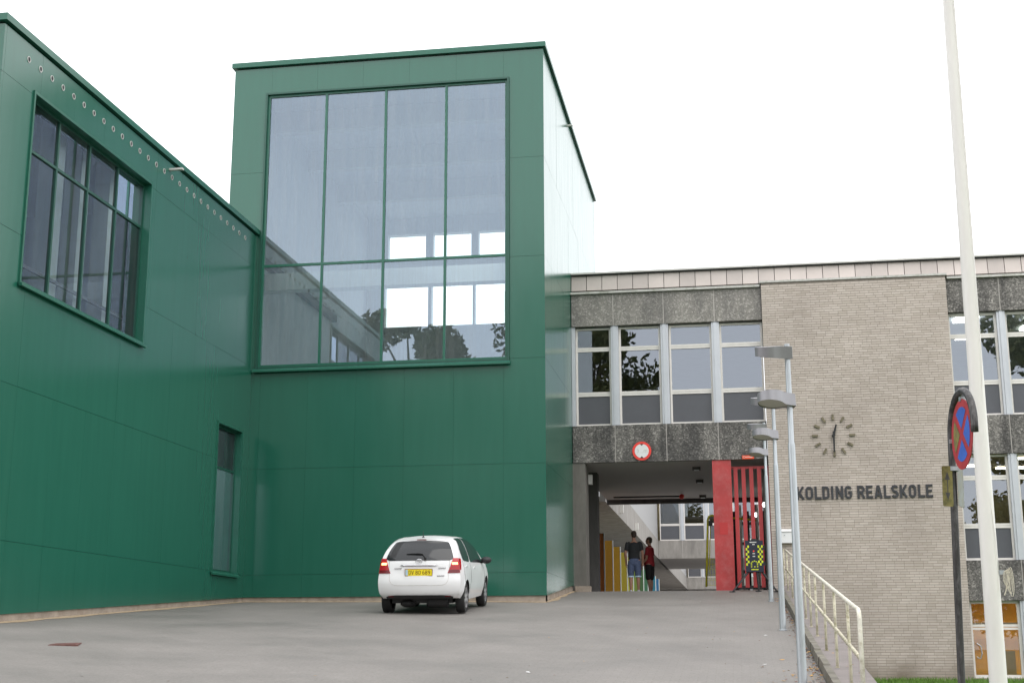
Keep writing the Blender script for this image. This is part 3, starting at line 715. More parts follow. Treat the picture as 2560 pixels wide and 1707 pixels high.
for k, (x, z, l) in enumerate(spots):
    y0 = DY-BD+random.uniform(-.0018,.0018)
    if k < 300:
        key = round(l,3)
        if key not in br_me:
            m_ = brick_mesh(l).mesh('brick'); m_.materials.append(M['brick']); br_me[key] = m_
        o = bpy.data.objects.new('brick', br_me[key]); C.objects.link(o); o.parent = bw_part; o.location = (x,y0,z)
    else:
        rest.add([(x,y0,z),(x+l,y0,z),(x+l,y0,z+BH),(x,y0,z+BH),(x,y0+.02,z),(x+l,y0+.02,z),(x+l,y0+.02,z+BH),(x,y0+.02,z+BH)],
                 [(0,1,2,3),(0,4,5,1),(1,5,6,2),(2,6,7,3),(3,7,4,0)])
    if x == BX0 and k >= 300:   # return of the wall end
        rest.add([(x,y0,z),(x,y0,z+BH),(x,y0+.1,z+BH),(x,y0+.1,z)],[(0,1,2,3)])
rb = rest.build('brick_courses', M['brick'], bw_part); rb['kind'] = 'stuff'
# passage: soffit, piers, lamps
SY = 45.9
MB().box(TX+.005,5.6,DY+.165,SY,4.84,5.0).build('soffit', M['soffit'], school)
MB().box(TX+.005,5.6,SY,SY+.25,4.70,6.0).build('rear_beam', M['conc_dark'], school)
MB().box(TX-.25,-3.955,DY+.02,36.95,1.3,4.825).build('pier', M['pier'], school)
MB().box(-4.75,-3.86,38.4,38.9,1.3,4.835).build('pier', M['conc_dark'], school)  # darker concrete stands in for the deeper passage shade
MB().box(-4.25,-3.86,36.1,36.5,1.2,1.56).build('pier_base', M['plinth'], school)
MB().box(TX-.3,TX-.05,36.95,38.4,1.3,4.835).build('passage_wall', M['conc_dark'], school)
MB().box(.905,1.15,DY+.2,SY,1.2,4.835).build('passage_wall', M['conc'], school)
for (px,py) in ((1741,1168),(1749,1200),(1757,1238)):
    d = ray(px,py); q = d*(4.84/d.z)
    b = MB(); b.box(q.x-.11,q.x+.11,q.y-.14,q.y+.14,4.77,4.839); lo = b.build('ceiling_lamp', M['conc_dark'], school)
    MB().box(q.x-.07,q.x+.07,q.y-.1,q.y+.1,4.755,4.769).build('lamp_cover', M['inner'], lo)
q = atY(1471,1199,37.05); b = MB(); b.box(q.x-.11,q.x+.11,36.96,37.14,q.z-.13,q.z+.13); b.build('wall_lamp', M['offwhite'], school)
MB().tube([(-3.9,44.0,4.72),(-1.75,44.0,4.72)], .025, 8).build('sprinkler_pipe', M['black'], school)
MB().ball((-1.7,44.0,4.71),.085).build('alarm_bell', M['sred'], school, smooth=True)
MB().box(-.575,-.08,DY+.03,DY+.45,1.25,4.826).build('red_pillar', M['red'], school)
MB(T).box(-.43,-.22,-.028,-.022,2.86,3.18).build('paint_patch', M['redpatch'], school)

# ------------------------------------------------------------------ slatted gate beside the passage
gate = thing('slatted_gate', 'red slatted gate between the red pillar and the brick wall', 'gate', loc=(.4,36.42,1.42))
def loc_child(o, root): o.matrix_parent_inverse = root.matrix_basis.inverted(); return o
for k in range(5):
    x = -.02+k*.2045
    o = MB().box(x+.0,x+.105,36.40,36.43,1.50,4.66).build('slat', M['red_slat'], gate); loc_child(o, gate)
o = MB().box(-.078,.9,36.44,36.50,4.60,4.67).build('rail', M['red_slat'], gate); loc_child(o, gate)
o = MB().box(-.078,.9,36.44,36.50,1.46,1.55).build('rail', M['black'], gate); loc_child(o, gate)
o = MB().box(.3,.36,36.435,36.5,1.40,1.46).build('latch', M['galv'], gate); loc_child(o, gate)

# glazed doors and lamps behind the gate
gd = thing('glazed_door', 'black framed glazed door with white posts behind the red slatted gate', 'door')
for x in (-.10,.30,.78): MB().box(x,x+.12,45.0,45.1,1.41,4.3).build('door_frame', M['black'], gd)
for z in (3.85,3.2,2.3): MB().box(-.10,1.0,44.94,44.998,z,z+.1).build('cross_bar', M['black'], gd)
for x in (.08,.55,.62): MB().box(x,x+.1,44.9,44.99,1.41,4.5).build('white_post', M['white_frame'], gd)
for (a,c) in ((.02,.30),(.42,.78)): MB().quad((a,45.05,1.45),(c,45.05,1.45),(c,45.05,4.25),(a,45.05,4.25)).build('pane', M['glass_clear'], gd)
MB().ball(tuple(atY(1911,1261,43.5)), .07).build('globe_lamp', M['lit'], gd, smooth=True)
MB().box(*(lambda q: (q.x-.06,q.x+.06,43.9,44.0,q.z-.06,q.z+.06))(atY(1887,1286,43.9))).build('exit_light', M['lit'], gd)

# ------------------------------------------------------------------ farther wings seen through the passage
def far_wing(Y, label, dark=True):
    r_ = thing('school_building', label, 'building')
    Tq = planeY(Y); us = [-4.39+1.37*k for k in range(0,11)]
    band(r_, Tq, us, 4.83, 5.83, M['conc']); band(r_, Tq, us, 8.6, 9.5, M['conc'])
    for k in range(10):
        unit(r_, Tq, us[k]+.11, us[k+1]-.11, 5.84, 8.57, d=-.12)
        pilaster(r_, Tq, us[k+1], 5.835, 8.59)
    room(r_, -4.4,9.2,Y+.3,Y+6,5.1,8.6,'-Y',(M['inner_warm'],M['inner_pale'],M['inner_dark']))
    lamp(r_, -3.9,-2.6,Y+1.5,Y+1.7,8.6); lamp(r_, -1.6,-.6,Y+2.5,Y+2.7,8.6)
    MB().box(-4.5,9.2,Y+.17,Y+11,4.84,5.0).build('soffit', M['soffit'], r_)
    MB().box(-4.5,9.2,Y+.3,Y+11,9.5,9.9).build('roof', M['conc_dark'], r_)
    MB().box(-7.2,-4.41,Y+.02,Y+11,4.84,9.5).build('corner_block', M['conc'], r_)
    if Y > 100: MB().box(-7,9.2,Y+11,Y+11.3,1.2,5.0).build('end_wall', M['conc_dark'], r_)
    return r_
far_wing(77.5, 'far concrete wing with pale window frames seen through the passage beyond the two men')
far_wing(119.7, 'farthest concrete wing glimpsed under the far raised wing')
side = thing('school_building', 'long side wing with white ribbed wall above coloured fins beyond the passage', 'building')
SX = -4.38
for (a,c) in ((46.2,77.4),(88.6,119.6)):
    y = a
    while y < c-.1:
        y1 = min(y+2.74,c)
        MB().box(SX-.2,SX,y+.012,y1-.012,4.83,5.83).build('concrete_panel', M['conc'], side); y = y1
    MB().box(SX-.25,SX-.03,a,c,5.84,9.9).build('ribbed_wall', M['ribbed'], side)
    MB().box(SX-2.4,SX-.21,a,c,4.9,5.0).build('soffit', M['conc'], side)
    MB().box(SX-2.6,SX-2.4,a if a > 50 else 39.0,c+ (11.2 if a < 50 else 12),1.2,5.0).build('back_wall', M['conc'], side)
for yy in (52.,60.): MB().box(SX,SX+.14,yy,yy+.2,4.98,5.3).build('wall_light', M['offwhite'], side)
fcols = [(.66,.17,.02),(.56,.32,.025),(.56,.33,.03),(.42,.35,.04),(.40,.40,.04),(.17,.25,.05),(.06,.13,.05),(.05,.15,.08),(.03,.20,.18),(.02,.17,.24),(.02,.12,.26)]
for k, c in enumerate(fcols):
    y = 43.15+3.0*k; mcol = mk('fin_colour', c, .5, var=.06)
    fn = MB().box(SX-1.5,-4.165,y,y+.10,1.3,3.50).build('fin', mcol, side)
    MB().box(-4.163,-4.135,y-.003,y+.103,1.3,3.503).build('fin_edge', M['inner_pale'], fn)
# yellow barrier beside the pillar
yb = thing('yellow_barrier', 'yellow tubular swing barrier behind the red pillar', 'barrier', loc=(-.9,37.6,1.41))
A = lambda px,py: tuple(atY(px,py,37.6))
loc_child(MB().tube([A(1766,1466),A(1768,1380),A(1769.5,1300),A(1772,1291),A(1778,1288),A(1800,1291),A(1890,1300)], .03, 10).build('barrier_tube', M['yellow_pipe'], yb, smooth=True), yb)
loc_child(MB().tube([A(1773,1430),A(1776,1310)], .012, 8).build('inner_bar', M['yellow_pipe'], yb), yb)
b = MB()
for k in range(9): b.tube([A(1768+4*k,1462),A(1769+4*k,1395)], .006, 5)
for k in range(6): b.tube([A(1768,1462-13*k),A(1802,1462-13*k)], .006, 5)
loc_child(b.build('mesh_panel', M['yellow_pipe'], yb), yb)
loc_child(MB().box(*(lambda q: (q[0]-.05,q[0]+.06,37.5,37.57,q[2]-.07,q[2]+.07))(A(1776,1308))).build('lock_box', M['black'], yb), yb)

# ------------------------------------------------------------------ stroke lettering
def strip(pts, wd, closed=False):
    """outline quads of a mitred band along a polyline (2-D)"""
    P = [Vector((p[0],p[1])) for p in pts]; n = len(P); L, R = [], []
    for i in range(n):
        a = P[i-1] if (i > 0 or closed) else None; c = P[(i+1)%n] if (i < n-1 or closed) else None
        d0 = (P[i]-a).normalized() if a is not None else None; d1 = (c-P[i]).normalized() if c is not None else None
        d0 = d0 or d1; d1 = d1 or d0
        n0 = Vector((-d0.y,d0.x)); n1 = Vector((-d1.y,d1.x)); m_ = (n0+n1)
        m_ = m_.normalized() if m_.length > 1e-4 else n0
        s_ = wd/2/max(.45, m_.dot(n0)); L.append(P[i]+m_*s_); R.append(P[i]-m_*s_)
    return L, R
def arc(cx, cy, rx, ry, a0, a1, n=7): return [(cx+rx*math.cos(math.radians(a0+(a1-a0)*k/n)), cy+ry*math.sin(math.radians(a0+(a1-a0)*k/n))) for k in range(n+1)]
def glyph(ch, W, H, t):
    h = t/2; l, r_, b_, tp = h, W-h, h, H-h; rx = (W-t)/2; cx = W/2; rr = min(rx, H*.28)
    oval = arc(cx,tp-rr,rx,rr,0,180)+arc(cx,b_+rr,rx,rr,180,360)
    S = {'K': [([(l,0),(l,H)],0),([(W-h*1.05,H),(l+.35*t,H*.40)],0),([(l+.75*t,H*.52),(W-h*.95,0)],0)],
      'O': [(oval,1)], '0': [(oval,1)], 'L': [([(l,H),(l,b_),(W,b_)],0)],
      'D': [([(l,b_),(l,tp)]+arc(W-h-rr,tp-rr,rr,rr,90,0,4)+arc(W-h-rr,b_+rr,rr,rr,0,-90,4),1)],
      'I': [([(W/2,0),(W/2,H)],0)], 'N': [([(l,0),(l,H)],0),([(r_,0),(r_,H)],0),([(l,H-h*.6),(r_,h*.6)],0)],
      'G': [(arc(cx,tp-rr,rx,rr,8,180)+arc(cx,b_+rr,rx,rr,180,360)+[(r_,H*.5),(cx,H*.5)],0)],
      'R': [([(l,0),(l,tp)]+arc(W-h-H*.22,tp-H*.22,H*.22,H*.22,90,-90,6)+[(l+h,tp-H*.44)],0),([(cx,H*.5),(W-h*.9,0)],0)],
      'E': [([(W,tp),(l,tp),(l,b_),(W,b_)],0),([(l,H*.51),(W*.88,H*.51)],0)],
      'A': [([(h*.9,0),(cx-h*.2,H)],0),([(W-h*.9,0),(cx+h*.2,H)],0),([(W*.24,H*.26),(W*.76,H*.26)],0)],
      'S': [(arc(cx,tp-rr*.9,rx,rr*.9,10,190,7)+[(l+.1*W,H*.56),(r_-.1*W,H*.44)]+arc(cx,b_+rr*.9,rx,rr*.9,10,-170,7),0)],
      'V': [([(h*.8,H),(cx,0)],0),([(W-h*.8,H),(cx,0)],0)],
      '8': [(arc(cx,tp-H*.21,rx*.86,H*.21,0,330,11),1),(arc(cx,b_+H*.23,rx,H*.23,0,330,11),1)],
      '6': [(arc(cx,b_+H*.24,rx,H*.24,0,330,11),1),([(l,b_+H*.26),(l+.1*W,H*.68),(W*.66,H)],0)],
      '9': [(arc(cx,tp-H*.24,rx,H*.24,0,330,11),1),([(r_,tp-H*.26),(r_-.1*W,H*.32),(W*.34,0)],0)],
      '3': [(arc(cx,tp-H*.21,rx,H*.21,150,-80,8),0),(arc(cx,b_+H*.23,rx,H*.23,80,-150,8),0)],
      'm': [([(l,0),(l,H)],0),([(l,H*.8),(cx*.7+l*.3,H),(cx,H*.8),(cx,0)],0),([(cx,H*.8),(r_*.7+cx*.3,H),(r_,H*.8),(r_,0)],0)]}[ch]
    return S
def letters(mb, ch, W, H, t, F, depth, d0=0.0):
    """F(u, d, v) maps letter plane to mesh space; each stroke sits 1 mm prouder than the last"""
    for k, (pts, closed) in enumerate(glyph(ch, W, H, t)):
        L, R = strip(pts, t, bool(closed)); n = len(L); d = depth+.0012*k
        vs_ = [F(p.x,d,p.y) for p in L]+[F(p.x,d,p.y) for p in R]+[F(p.x,d0,p.y) for p in L]+[F(p.x,d0,p.y) for p in R]
        fs_ = []
        for i in range(n if closed else n-1):
            j = (i+1)%n
            fs_ += [(i,j,n+j,n+i),(2*n+i,2*n+j,j,i),(n+i,n+j,3*n+j,3*n+i)]
        if not closed: fs_ += [(0,n,3*n,2*n),(n-1,2*n+n-1,3*n+n-1,2*n-1)]
        mb.add(vs_, fs_)
BF = DY-BD                                   # face of the brick wall
sg = thing('wall_lettering', 'dark grey raised letters of the school name on the pale brick wall', 'lettering', loc=(3.3,BF,3.7))
spans = [('K',190,305),('O',320,432),('L',455,553),('D',568,672),('I',698,731),('N',765,876),('G',897,1005),('R',1083,1195),('E',1213,1312),('A',1335,1450),('L',1474,1570),('S',1585,1690),('K',1710,1825),('O',1842,1950),('L',1978,2076),('E',2095,2195)]
for ch, a, c in spans:
    p0 = atY(1960+a*.17007, 1250, BF).x; p1 = atY(1960+c*.17007, 1250, BF).x
    zb = 3.722
    mb = MB(); letters(mb, ch, p1-p0, .335, .056, lambda u,d,v: (p0+u, BF-.004-d, zb+v), .035)
    loc_child(mb.build('letter', M['letter'], sg), sg)
# clock without a face
ck = thing('wall_clock', 'large wall clock of twelve bronze hour marks and black hands on brick', 'clock', loc=(2.60,BF,5.385))
for k in range(12):
    a = math.radians(90-30*k); ca, sa = math.cos(a), math.sin(a)
    def F(u, d, v, ca=ca, sa=sa): return (u*ca - v*sa, -d, u*sa + v*ca)
    MB(F).box(.40,.555,.003,.05,-.027,.027).build('hour_mark', M['bronze'], ck)
def hand(ang, l0, l1, w0, w1, d):
    a = math.radians(ang); ca, sa = math.cos(a), math.sin(a)
    F = lambda u,dd,v: (u*ca-v*sa, -dd, u*sa+v*ca)
    return MB(F).add([(l0,d,-w0),(l0,d,w0),(l1,d,w1),(l1,d,-w1),(l0,d+.008,-w0),(l0,d+.008,w0),(l1,d+.008,w1),(l1,d+.008,-w1)],[(0,1,2,3),(7,6,5,4),(0,4,5,1),(1,5,6,2),(2,6,7,3),(3,7,4,0)])
hand(74,-.06,.29,.034,.02,.055).build('hour_hand', M['black'], ck)
hand(-90.5,-.10,.44,.028,.018,.07).build('minute_hand', M['black'], ck)
MB().lathe([(.0,-.085),(.04,-.085),(.04,-.0)],16,'Y').build('hub', M['black'], ck)
# letter box
q0 = atY(1963,1340,BF)
mbx = thing('mailbox', 'white metal letter box on the brick wall behind the lamp posts', 'mailbox', loc=(q0.x,BF,q0.z))
MB().box(-.20,.20,-.13,-.002,-.18,.10).build('box_body', M['white'], mbx)
MB().add([(-.21,-.15,.104),(.21,-.15,.104),(.21,0,.17),(-.21,0,.17),(-.21,-.15,.12),(.21,-.15,.12),(.21,0,.186),(-.21,0,.186)],[(0,1,2,3),(7,6,5,4),(0,4,5,1),(1,5,6,2),(2,6,7,3),(3,7,4,0)]).build('lid', M['white'], mbx)
MB().lathe([(.0,-.142),(.014,-.142),(.014,-.13)],10,'Y',(-.02,0,.02)).build('lock', M['galv'], mbx)
# round height-limit sign and small orange plate on the concrete band
q0 = atY(1604.5,1127,DY-.03)
hs = thing('height_limit_sign', 'round white height limit sign with red rim on concrete band', 'sign', loc=(q0.x,DY-.01,q0.z))
MB().lathe([(0,-.03),(.253,-.03),(.253,-.012)],40,'Y').build('sign_disc', M['sred'], hs)
MB().lathe([(0,-.0345),(.188,-.0345),(.188,-.031)],40,'Y').build('sign_face', M['white'], hs)
for s_ in (1,-1): MB().add([(-.05,-.036,s_*.19),(.05,-.036,s_*.19),(0,-.036,s_*.14)],[(0,1,2)]).build('arrow_mark', M['black'], hs)
mb = MB(); letters(mb,'3',.065,.1,.018,lambda u,d,v:(-.145+u,-.0346-d,-.05+v),.002); letters(mb,'m',.1,.075,.018,lambda u,d,v:(.05+u,-.0346-d,-.045+v),.002)
mb.box(-.035,-.02,-.0368,-.0346,-.05,-.03); mb.box(-.005,.03,-.0368,-.0346,-.05,-.036)
mb.build('faded_lettering', M['faded'], hs)
q0 = atY(1870,1142,DY-.03)
os_ = thing('orange_sign', 'small orange sign plate on concrete band above the slatted gate', 'sign', loc=(q0.x,DY-.01,q0.z))
MB().box(-.155,.155,-.025,-.012,-.05,.045).build('sign_plate', M['orange_sign'], os_)
b = MB(); b.tube([(-.11+.025*math.cos(a),-.026,.025*math.sin(a)) for a in np.linspace(.6,5.7,10)], .005, 6)
for k in range(9): b.box(-.075+k*.022,-.06+k*.022,-.027,-.0252,-.012,.012)
b.build('sign_print', M['faded'], os_)

# ------------------------------------------------------------------ lamp posts
def make_lamp():
    r_ = thing('street_lamp', 'grey steel lamp post', 'street lamp', 'lamp posts along the ramp edge')
    MB().lathe([(.054,-.3),(.054,0),(.042,2.84),(.040,2.86),(.034,2.88),(.032,4.09)],16).build('pole', M['galv'], r_, auto=40)
    MB().lathe([(.075,-.05),(.075,.012),(.055,.02)],16).build('base_collar', M['galv'], r_, auto=40)
    for z, tilt, yaw in ((3.39,-9,14),(3.99,13,-4)):
        # drop-shaped band: round end left, tapering to a sleeve round the pole
        n = 26; out = []
        for k in range(n+1):
            a = math.radians(60+240*k/n); out.append((-.225+.165*math.cos(a), .165*math.sin(a)))
        out = [(.062,.05),(.0,.062),(-.07,.075)]+out[0:]+[(-.07,-.075),(.0,-.062),(.062,-.05)]
        ta, ya = math.radians(tilt), math.radians(yaw)
        def F(x,y,zz,z=z,ta=ta,ya=ya):
            y2, z2 = y*math.cos(ta)-zz*math.sin(ta), y*math.sin(ta)+zz*math.cos(ta)
            return (x*math.cos(ya)-y2*math.sin(ya), x*math.sin(ya)+y2*math.cos(ya), z+z2)
        b = MB(F); m_ = len(out)
        lo = lambda x: -.082 + max(0,(-x))*.13
        hi = lambda x: .080 - max(0,(x+.05))*.1
        b.add([(x,y,lo(x)) for x,y in out]+[(x,y,hi(x)) for x,y in out], [(k,(k+1)%m_,m_+(k+1)%m_,m_+k) for k in range(m_)]+[tuple(m_+k for k in range(m_))])
        hd = b.build('lamp_head', M['lamp_head'], r_, auto=35)
        b = MB(F); inn = [(x*.985-.002,y*.965) for x,y in out]
        b.add([(x,y,lo(x)+.012) for x,y in inn],[tuple(range(m_))]); b.build('lens', M['lens'], hd)
        if z > 3.7: b = MB(F); b.lathe([(0,-.06),(.012,-.055),(.012,-.02)],8,o=(-.2,0,0)); b.build('sensor', M['galv'], hd)
    return r_
l0 = make_lamp()
lab = ['street lamp with two grey drop-shaped heads closest to the bent end of the railing', 'street lamp with two heads standing midway along the ramp edge', 'street lamp with two heads nearest the red slatted gate']
for k, (px, Y) in enumerate(((None,16.6),(1956,24.3),(1930,31.8))):
    o = l0 if k == 0 else copy_tree(l0)
    X = .695 if px is None else ray(px,1540).x*Y
    o.location = (X, Y, ground(X,Y)); o['label'] = lab[k]

# ------------------------------------------------------------------ railing
rail = thing('railing', 'flaking white tubular railing climbing beside the ramp', 'railing')
RX = 1.17
post_px = [2143,2117,2085,2060,2039,2025,2013,2003,1982,1971.5,1964]
pys = []
for px in post_px: pys.append(RX/ray(px+ (0 if px < 2140 else 3),1500).x)
base = lambda y: ground(1.0,y)+.125
for k, y in enumerate(pys):
    if k == 0: continue
    MB().tube([(RX,y,base(y)-.1),(RX+.002,y,base(y)+.35),(RX,y,base(y)+.93)], .0175, 8).build('post', M['rail'], rail, smooth=True)
    MB().lathe([(.03,0),(.03,.008),(.018,.012)],10,o=(RX,y,base(y))).build('foot_plate', M['rail'], rail)
y0 = pys[0]; ye = 34.5
top = [(RX,y0,base(y0)-.1),(RX,y0,base(y0)+.86),(RX,y0+.03,base(y0)+.93),(RX,y0+.12,base(y0)+.965)]
for y in np.linspace(y0+.6, ye, 22): top.append((RX,float(y),base(float(y))+.95))
MB().tube(top, .0235, 10).build('top_rail', M['rail_clean'], rail, smooth=True)
MB().tube([(RX,float(y),base(float(y))+.48) for y in np.linspace(y0,ye,22)], .019, 8).build('mid_rail', M['rail'], rail, smooth=True)

# ------------------------------------------------------------------ flagpole
FY = 14.0
fb = atY(2496,1707,FY); gz = lawn_z(fb.x,FY)
ft = atY(2371,0,FY); lean = (ft.x-fb.x)/(ft.z-fb.z)
fp = thing('flagpole', 'tall white tapering flagpole with a coil of rope on its cleat', 'flagpole', loc=(fb.x,FY,gz))
pts = [(lean*(z-(fb.z-gz)),0,z) for z in (0,1,2,3,4,5,6,7,8,9,10)]
MB().tube(pts, [.0885-.0034*z for z in range(11)], 24).build('pole', M['flagpole'], fp, smooth=True)
MB().lathe([(.14,0),(.14,.05),(.095,.07)],20).build('base_collar', M['galv'], fp)
MB().ball((pts[-1][0],0,10.08),.08).build('finial', M['bronze'], fp, smooth=True)
cz = atY(2508,1430,FY-.02); q = Vector((cz.x-fb.x, -.03, cz.z-gz))
MB().box(q.x-.04,q.x+.01,-.04,-.02,q.z-.02,q.z+.02).build('cleat', M['galv'], fp)
b = MB()
for k in range(5):
    b.tube([(q.x+.016+.022*math.sin(a)+.010*k, -.04-.012*k, q.z-.01*k-.055+ (.07+.018*k)*math.cos(a)) for a in np.linspace(0,2*math.pi,14)[:-1]], .0032, 6, closed=True)
b.tube([(q.x+.02,-.04,q.z-.1),(q.x+.01,-.05,q.z-.17),(q.x-.01,-.05,q.z-.22)], .005, 6)
b.build('rope_coil', M['rope'], fp)
hp = [(2440,1000),(2432,1240),(2415,1300),(2408,1380),(2415,1500)]
b = MB(); rp = []
for z in np.linspace(q.z+.02, 9.5, 60):
    z = float(z); t_ = max(0,min(1,(z-q.z)/2.2)); x = lean*(z-(fb.z-gz)); rad = .0885-.0034*z
    rp.append((x+rad*(.80-.9*math.exp(-((t_-.55)/.25)**2)), -rad*.75-.010, z))
b.tube(rp, .004, 6); b.build('halyard', M['flagpole'], fp, smooth=True)

# ------------------------------------------------------------------ no-stopping sign in its tube hoop
SYp = 10.3
sp0 = atY(2390,1707,SYp); sgz = lawn_z(sp0.x,SYp)
ns = thing('traffic_sign', 'weathered no stopping sign in a bent tube hoop with two mossy plates below', 'traffic sign', loc=(sp0.x,SYp,sgz))
LEAN = .029; ns.rotation_euler.y = LEAN         # the post leans a little
ang = math.radians(-82.5)                      # hoop plane: turned away, its free end towards the camera
dx, dy = math.cos(ang), math.sin(ang)
zc = (atY(2400,1090,SYp).z)-sgz              # hoop centre height
HR = .285
def HP(u, z): return (HR*dx+u*dx, HR*dy+u*dy, z)
pole = [(0,0,-.3),(0,0,1.0),(0,0,zc)]+[(HR*dx+HR*dx*math.cos(a), HR*dy+HR*dy*math.cos(a), zc+HR*math.sin(a)) for a in np.linspace(math.pi,0,17)[1:]]+[HP(HR,zc-.05)]
MB().tube(pole, .0265, 14).build('post', M['post_steel'], ns, smooth=True)
nx, ny = dy, -dx                             # normal towards the road side (left)
if nx > 0: nx, ny = -nx, -ny
DRr = .253; zd = zc-.025
def SF(u, d, v): return (HR*dx+u*dx+d*nx, HR*dy+u*dy+d*ny, zd+v)
b = MB(SF); n = 40
b.add([(DRr*math.cos(2*math.pi*k/n),d,DRr*math.sin(2*math.pi*k/n)) for d in (0,.006) for k in range(n)], [tuple(range(n-1,-1,-1)),tuple(range(n,2*n))]+[(k,(k+1)%n,n+(k+1)%n,n+k) for k in range(n)])
b.build('sign_disc', M['sign_red'], ns)
ri, hw = .196, .027
for k in range(4):                           # blue quarters between the red cross bars
    a0 = 45+90*k; e = math.degrees(math.asin(hw/ri)); r0 = hw*math.sqrt(2)
    c = math.radians(a0+45); poly = [(r0*math.cos(c), r0*math.sin(c))]+[(ri*math.cos(math.radians(x)), ri*math.sin(math.radians(x))) for x in np.linspace(a0+e, a0+90-e, 12)]
    b = MB(SF); b.add([(u,.0078,v) for u,v in poly],[tuple(range(len(poly)))])
    b.build('blue_field', M['sign_moss'] if k == 1 else M['sign_blue'], ns)
for z in (zd+.245,): MB(SF).box(-.02,.02,-.03,.012,.238,.27).build('clamp', M['galv'], ns)
MB(SF).box(-HR-.005,-HR+.03,-.02,.02,-.03,-.0).build('clamp', M['galv'], ns)
# two plates back to back, spread like a V
for (px0,px1,py0,py1,dpt,mt,nm) in ((2352,2385,1165,1266,0.0,M['moss_plate'],'sign_plate'),(2386,2417,1166,1266,.12,M['plate_back'],'sign_plate')):
    a = atY(px0,py0,SYp-.06+dpt); c = atY(px1,py1,SYp-.03+ (.12 if dpt else 0)); z1 = a.z-sgz; z0 = c.z-sgz
    x0, x1 = a.x-sp0.x-LEAN*(z0+z1)/2, c.x-sp0.x-LEAN*(z0+z1)/2
    yA, yB = (-.075,-.045) if not dpt else (-.03,.16)
    def PF(u,d,v): return (x0+(x1-x0)*u, yA+(yB-yA)*u+d, z0+(z1-z0)*v)
    cr = .12; outl = []
    for (ux,vx,a0) in ((1-cr,1-cr*.35,0),(cr,1-cr*.35,90),(cr,cr*.35,180),(1-cr,cr*.35,270)):
        outl += [(ux+cr*math.cos(math.radians(a0+t_)), vx+cr*.35*math.sin(math.radians(a0+t_))) for t_ in (0,30,60,90)]
    b = MB(); b.prism(outl, lambda u,v: PF(u,0,v), lambda u,v: PF(u,.012,v)); sp = b.build(nm, mt, ns)
    if not dpt:
        b = MB(); b.add([PF(.46,-.002,.22),PF(.54,-.002,.22),PF(.54,-.002,.78),PF(.46,-.002,.78)],[(0,1,2,3)])
        b.add([PF(.25,-.002,.66),PF(.75,-.002,.66),PF(.5,-.002,.86)],[(0,1,2)]); b.add([PF(.25,-.002,.34),PF(.75,-.002,.34),PF(.5,-.002,.16)],[(0,1,2)])
        b.build('arrow_print', M['conc_dark'], sp)
MB().box(-.04,.04,-.05,.05,(atY(2385,1172,SYp).z)-sgz-.015,(atY(2385,1172,SYp).z)-sgz+.015).build('clamp', M['galv'], ns)

# ------------------------------------------------------------------ alarm unit on a tripod
AU = atY(1886.5,1400,35.55)
au = thing('tripod_unit', 'black and yellow chequered warning unit on a black tripod before the red gate', 'warning unit', loc=(AU.x,35.55,ground(AU.x,35.55)))
h0 = atY(1886,1429,35.55).z-ground(AU.x,35.55); h1 = atY(1886,1351,35.55).z-ground(AU.x,35.55)
M['navy'] = mk('navy_case', (.010,.014,.03), .45, var=.1)
M['neon'] = mk('neon_yellow', (.62,.68,.02), .5, var=.05)
MB().box(-.225,.225,-.07,.07,h0,h1).build('case', M['navy'], au)
MB().box(-.07,.09,-.05,.05,h1,h1+.045).build('carry_handle', M['black'], au)
for z in (h1-.17,h0+.22): MB().box(.226,.275,-.05,.05,z-.06,z+.04).build('side_clip', M['black'], au)
MB().tube([(-.13,0,h1),(-.135,0,h1+.16)],.006,6).build('aerial', M['black'], au)
b = MB(); hh = h1-h0
for sx, cols in ((-1,2),(1,3)):
    for r_ in range(8):
        for c in range(cols):
            if (r_+c+(sx>0)) % 2: continue
            xx = (-.215+c*.043) if sx < 0 else (.086+c*.043); zz = h0+.20*hh+r_*.081*hh
            b.quad((xx,-.0725,zz),(xx+.042,-.0725,zz),(xx+.042,-.0725,zz+.078*hh),(xx,-.0725,zz+.078*hh))
zz = h0+.15*hh
for (xx,k) in ((-.1,0),(-.02,0),(.05,0),(-.1,1.6),(.05,1.6),(-.1,3),(.05,3),(-.07,4),(.02,4),(-.025,4.6)):
    b.quad((xx,-.0727,zz+.04*hh*k),(xx+.036,-.0727,zz+.04*hh*k),(xx+.036,-.0727,zz+.04*hh*k+.028*hh),(xx,-.0727,zz+.04*hh*k+.028*hh))
b.quad((-.09,-.0727,h0+.06*hh),(.09,-.0727,h0+.06*hh),(.09,-.0727,h0+.09*hh),(-.09,-.0727,h0+.09*hh))
b.build('chequer_print', M['neon'], au)
b = MB(); b.quad((-.11,-.0727,h0+.93*hh),(.06,-.0727,h0+.93*hh),(.06,-.0727,h0+.96*hh),(-.11,-.0727,h0+.96*hh))
for zq in (.86,.57,.48): b.quad((-.045,-.0727,h0+zq*hh),(.015,-.0727,h0+zq*hh),(.015,-.0727,h0+(zq+.03)*hh),(-.045,-.0727,h0+(zq+.03)*hh))
b.build('button_print', M['faded'], au)
MB().lathe([(0,-.082),(.022,-.082),(.022,-.07)],12,'Y',(-.015,0,h0+.66*hh)).build('alarm_button', M['sred'], au)
for (px,py,x0) in ((1833,1489.7,-.16),(1898,1483.5,.05),(1943,1489,.17)):
    Yf = 35.3 if px != 1898 else 35.5
    f = atY(px,py,Yf); f = Vector((f.x-AU.x, Yf-35.55, ground(f.x,Yf)-ground(AU.x,35.55)))
    b = MB(); b.tube([(x0,0,h0+.01),(f.x,f.y,f.z+.02)],[.028,.024],8); lg = b.build('leg', M['black'], au)
    MB().box(f.x-.09,f.x+.06,f.y-.04,f.y+.04,f.z+.001,f.z+.022).build('foot', M['black'], lg)
